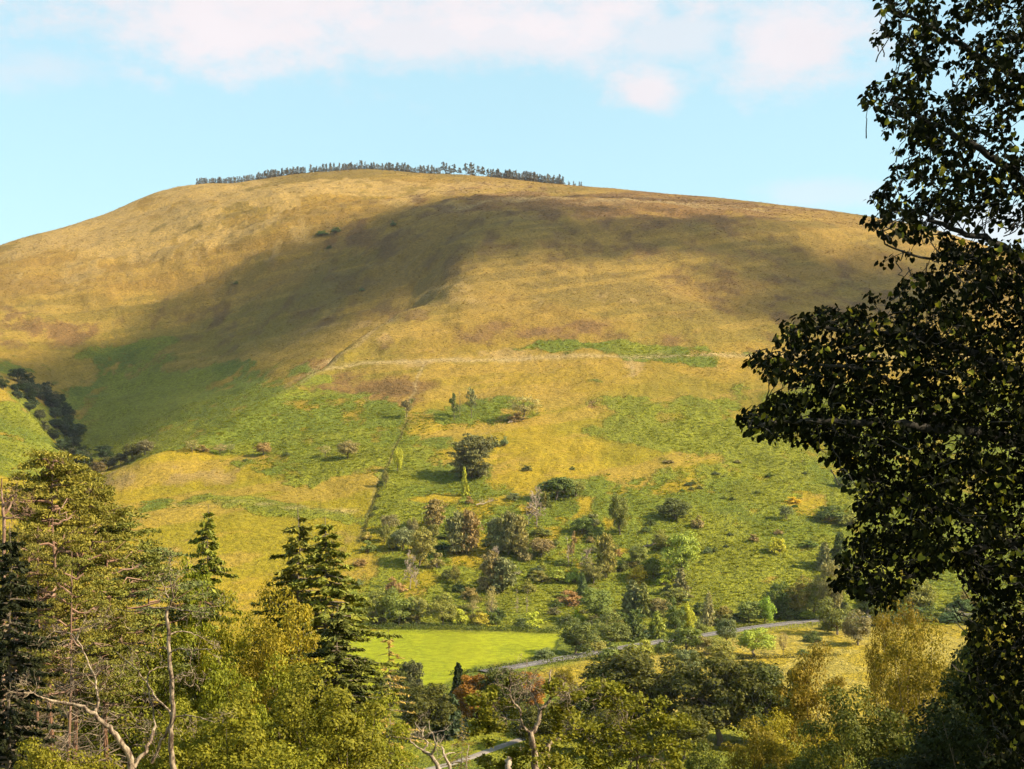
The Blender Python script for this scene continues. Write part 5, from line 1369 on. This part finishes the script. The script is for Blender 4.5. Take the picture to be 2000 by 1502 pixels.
hedge("boundary_hedge", [(797, 822), (780, 860), (762, 900), (746, 937), (730, 985), (712, 1035), (702, 1062)], 0.8, 1.0, (0.15, 0.135, 0.035), "straight ragged hedge line dividing yellow field from bracken slope", 2600, 0.4)
hedge("meadow_hedge", [(1440, 1287), (1500, 1286), (1560, 1284), (1640, 1281)], 0.7, 0.9, (0.10, 0.10, 0.025), "thin low hedge dividing the golden meadow", 1500, 0.28)
hedge("lane_verge_hedge", [(1060, 1300), (1120, 1291), (1180, 1287), (1260, 1281), (1330, 1276), (1400, 1262)], 1.3, 1.7, (0.13, 0.15, 0.03), "low green verge hedge along the near side of the lane", 2200)
hedge("field_bottom_hedge", [(880, 1318), (960, 1308), (1030, 1296), (1080, 1288)], 0.8, 0.9, (0.11, 0.13, 0.03), "low dark hedge between mown field and lane end", 1200)
hedge("lane_bank_growth", [(1400, 1233), (1440, 1226), (1500, 1219)], 0.8, 0.8, (0.17, 0.17, 0.03), "strip of rough growth on the lane's far bank below the round tree", 1100)

def fallen(name, label, pa, pb, r, nbr, seed, lift=0.7):
    rng = np.random.default_rng(seed)
    a, b = ground_hit(*pa), ground_hit(*pb); a[2] += lift; b[2] += lift
    q = bend(a, b, rng, 0.04, 0, 8)
    o = link(bpy.data.objects.new(name, None)); o.location = tuple(a); tag(o, label, "dead wood")
    link(bpy.data.objects.new("trunk", build_mesh("trunk", [tube(q - a, np.linspace(r, r * 0.4, 8), 7) + (0,)], M_DEAD, True)), o)
    for k in range(nbr):
        out = []
        i = rng.integers(2, 8); d = rng.normal(size=3); d[2] = abs(d[2]) * 0.8; d += (b - a) / np.linalg.norm(b - a)
        branch_system(rng, q[i], d, np.linalg.norm(b - a) * rng.uniform(0.25, 0.45), r * 0.35, 1, out, 0.2, (3,), 0.02, 0.6, 5, 0.05)
        link(bpy.data.objects.new("branch", build_mesh("branch", [tube(out[0][0] - a, out[0][1], 4) + (0,)], M_DEAD)), o)
        for pts, rr, lv in out[1:]:
            link(bpy.data.objects.new("branch", build_mesh("branch", [tube(pts - a, rr, 4) + (0,)], M_DEAD)), o)
fallen("fallen_tree", "fallen bleached tree lying beside the broad bright green tree", (1256, 1072), (1284, 1064), 0.35, 6, 3)
fallen("fallen_log", "short fallen grey log between the pines and the bush row", (994, 1120), (1016, 1125), 0.28, 2, 4, 0.6)
fallen("fallen_tree", "heap of grey fallen boughs right of the slender yellow-green tree", (930, 990), (960, 983), 0.22, 9, 6)
fallen("fallen_tree", "pale fallen branches under the spreading knoll tree", (992, 828), (1004, 826), 0.3, 5, 8)

# fence of slim posts along the lane's lower verge
fpath = px_path([(1432, 1243), (1500, 1233), (1560, 1225), (1600, 1220)], 0.0, 26)
fence = link(bpy.data.objects.new("roadside_fence", None)); fence.location = tuple(fpath[0]); tag(fence, "slim wooden post fence along the meadow side of the lane", "fence")
post = build_mesh("post", [tube(np.array([(0, 0, -0.3), (0, 0, 0.6), (0, 0, 1.15)]), [0.07, 0.065, 0.06], 6) + (0,)], M_DEAD)
for k in range(0, 26):
    o = link(bpy.data.objects.new("post", post), fence); o.location = tuple(fpath[k] - fpath[0]); o.rotation_euler = (rb.normal() * .05, rb.normal() * .05, rb.random())
for hgt in (0.55, 1.0):
    link(bpy.data.objects.new("wire", build_mesh("wire", [tube(fpath - fpath[0] + np.array([0, 0, hgt]), 0.008, 3) + (0,)], M_DEAD)), fence)

# ------------------------------------------------------------------ drifting clouds between sun and hill (out of view overhead); their shadows lie on the hillside
M_CLOUD, N = new_mat("cloud_vapour")
vs_ = N.new('ShaderNodeVolumePrincipled', {'Color': (1, 1, 1, 1), 'Density': 0.020})
vs_.inputs['Anisotropy'].default_value = 0.5
N.new('ShaderNodeOutputMaterial', {'Volume': vs_.outputs[0]})
def cloud(cpx, rad_px, dist, thick, seed, label, ang=0.0):
    rng = np.random.default_rng(seed)
    c = ground_hit(*cpx, ymin=420)
    ca, sa_ = math.cos(ang), math.sin(ang)
    nr, ns = 14, 56
    V = []
    ph = rng.uniform(0, 6.28, 6)
    up = np.array(SD)
    for side in (1, -1):
        for i in range(nr + 1):
            f = i / nr
            for j in range(ns):
                th = 2 * np.pi * j / ns
                lob = 1 + 0.16 * math.sin(2 * th + ph[0]) + 0.12 * math.sin(3 * th + ph[1]) + 0.09 * math.sin(5 * th + ph[2]) + 0.06 * math.sin(9 * th + ph[3])
                ex_, ey_ = math.cos(th) * f * lob * rad_px[0], math.sin(th) * f * lob * rad_px[1]
                px_, py_ = ex_ * ca - ey_ * sa_, ex_ * sa_ + ey_ * ca
                # lens of vapour: laid out on the slope plane, then carried towards the sun
                g = c + np.array([px_, 0, 0]) * c[1] / F + np.array([0, 0.93, 0.37]) * (-py_ * c[1] / F / 0.40)
                h = thick * 0.5 * (1 - f * f) ** 1.4 * (0.75 + 0.5 * math.sin(7 * f + ph[4]) * math.sin(3 * th + ph[5]) * f)
                V.append(g + SD * (dist + (h if side > 0 else -h)))
    V = np.array(V)
    n1 = (nr + 1) * ns
    Fc = []
    for sd in (0, 1):
        ix = sd * n1 + np.arange(n1).reshape(nr + 1, ns); nx = np.roll(ix, -1, 1)
        q = np.stack([ix[:-1], nx[:-1], nx[1:], ix[1:]], -1).reshape(-1, 4)
        Fc.append(q if sd == 0 else q[:, ::-1])
    Fc = np.concatenate(Fc)
    rimt, rimb = nr * ns + np.arange(ns), n1 + nr * ns + np.arange(ns)
    org = V.mean(0)
    m_ = build_mesh("cloud", [(V - org, Fc, 0)], M_CLOUD)
    import bmesh
    bm = bmesh.new(); bm.from_mesh(m_); bmesh.ops.remove_doubles(bm, verts=bm.verts, dist=0.02); bmesh.ops.recalc_face_normals(bm, faces=bm.faces); bm.to_mesh(m_); bm.free()
    o = link(bpy.data.objects.new("cloud", m_)); o.location = tuple(org); tag(o, label, kind="stuff")
cloud((650, 535), (460, 165), 1500, 220, 1, "drifting cloud shading the hollow of the hill", -0.15)
cloud((1150, 455), (460, 105), 1500, 150, 2, "drifting cloud shading the upper front of the hill", 0.02)
cloud((1640, 575), (330, 175), 1450, 200, 3, "drifting cloud shading the right side of the hill", -0.3)
cloud((220, 780), (400, 145), 1350, 180, 4, "drifting cloud shading the gully", -0.2)
cloud((1570, 800), (190, 80), 1400, 45, 6, "thin cloud veiling the lower right slope", -0.2)
cloud((1180, 385), (330, 22), 1500, 70, 5, "thin cloud shading the flat brow of the hill")

# ------------------------------------------------------------------ thin summer haze filling the valley air
M_HAZE, N = new_mat("haze_air")
hv = N.new('ShaderNodeVolumePrincipled', {'Color': (0.78, 0.82, 1.0, 1), 'Density': 0.00003})
hv.inputs['Anisotropy'].default_value = 0.2
N.new('ShaderNodeOutputMaterial', {'Volume': hv.outputs[0]})
hx, hy0, hy1, hz0, hz1 = 3950.0, -60.0, 4060.0, float(Zg.min()) - 1.5, float(Zg.max()) + 32.0
hvv = np.array([(x, y, z) for z in (hz0, hz1) for y in (hy0, hy1) for x in (-hx, hx)], float)
hf = np.array([(0, 2, 3, 1), (4, 5, 7, 6), (0, 1, 5, 4), (2, 6, 7, 3), (0, 4, 6, 2), (1, 3, 7, 5)])
tag(link(bpy.data.objects.new("haze", build_mesh("haze", [(hvv, hf, 0)], M_HAZE))), "thin haze in the valley air", kind="stuff")
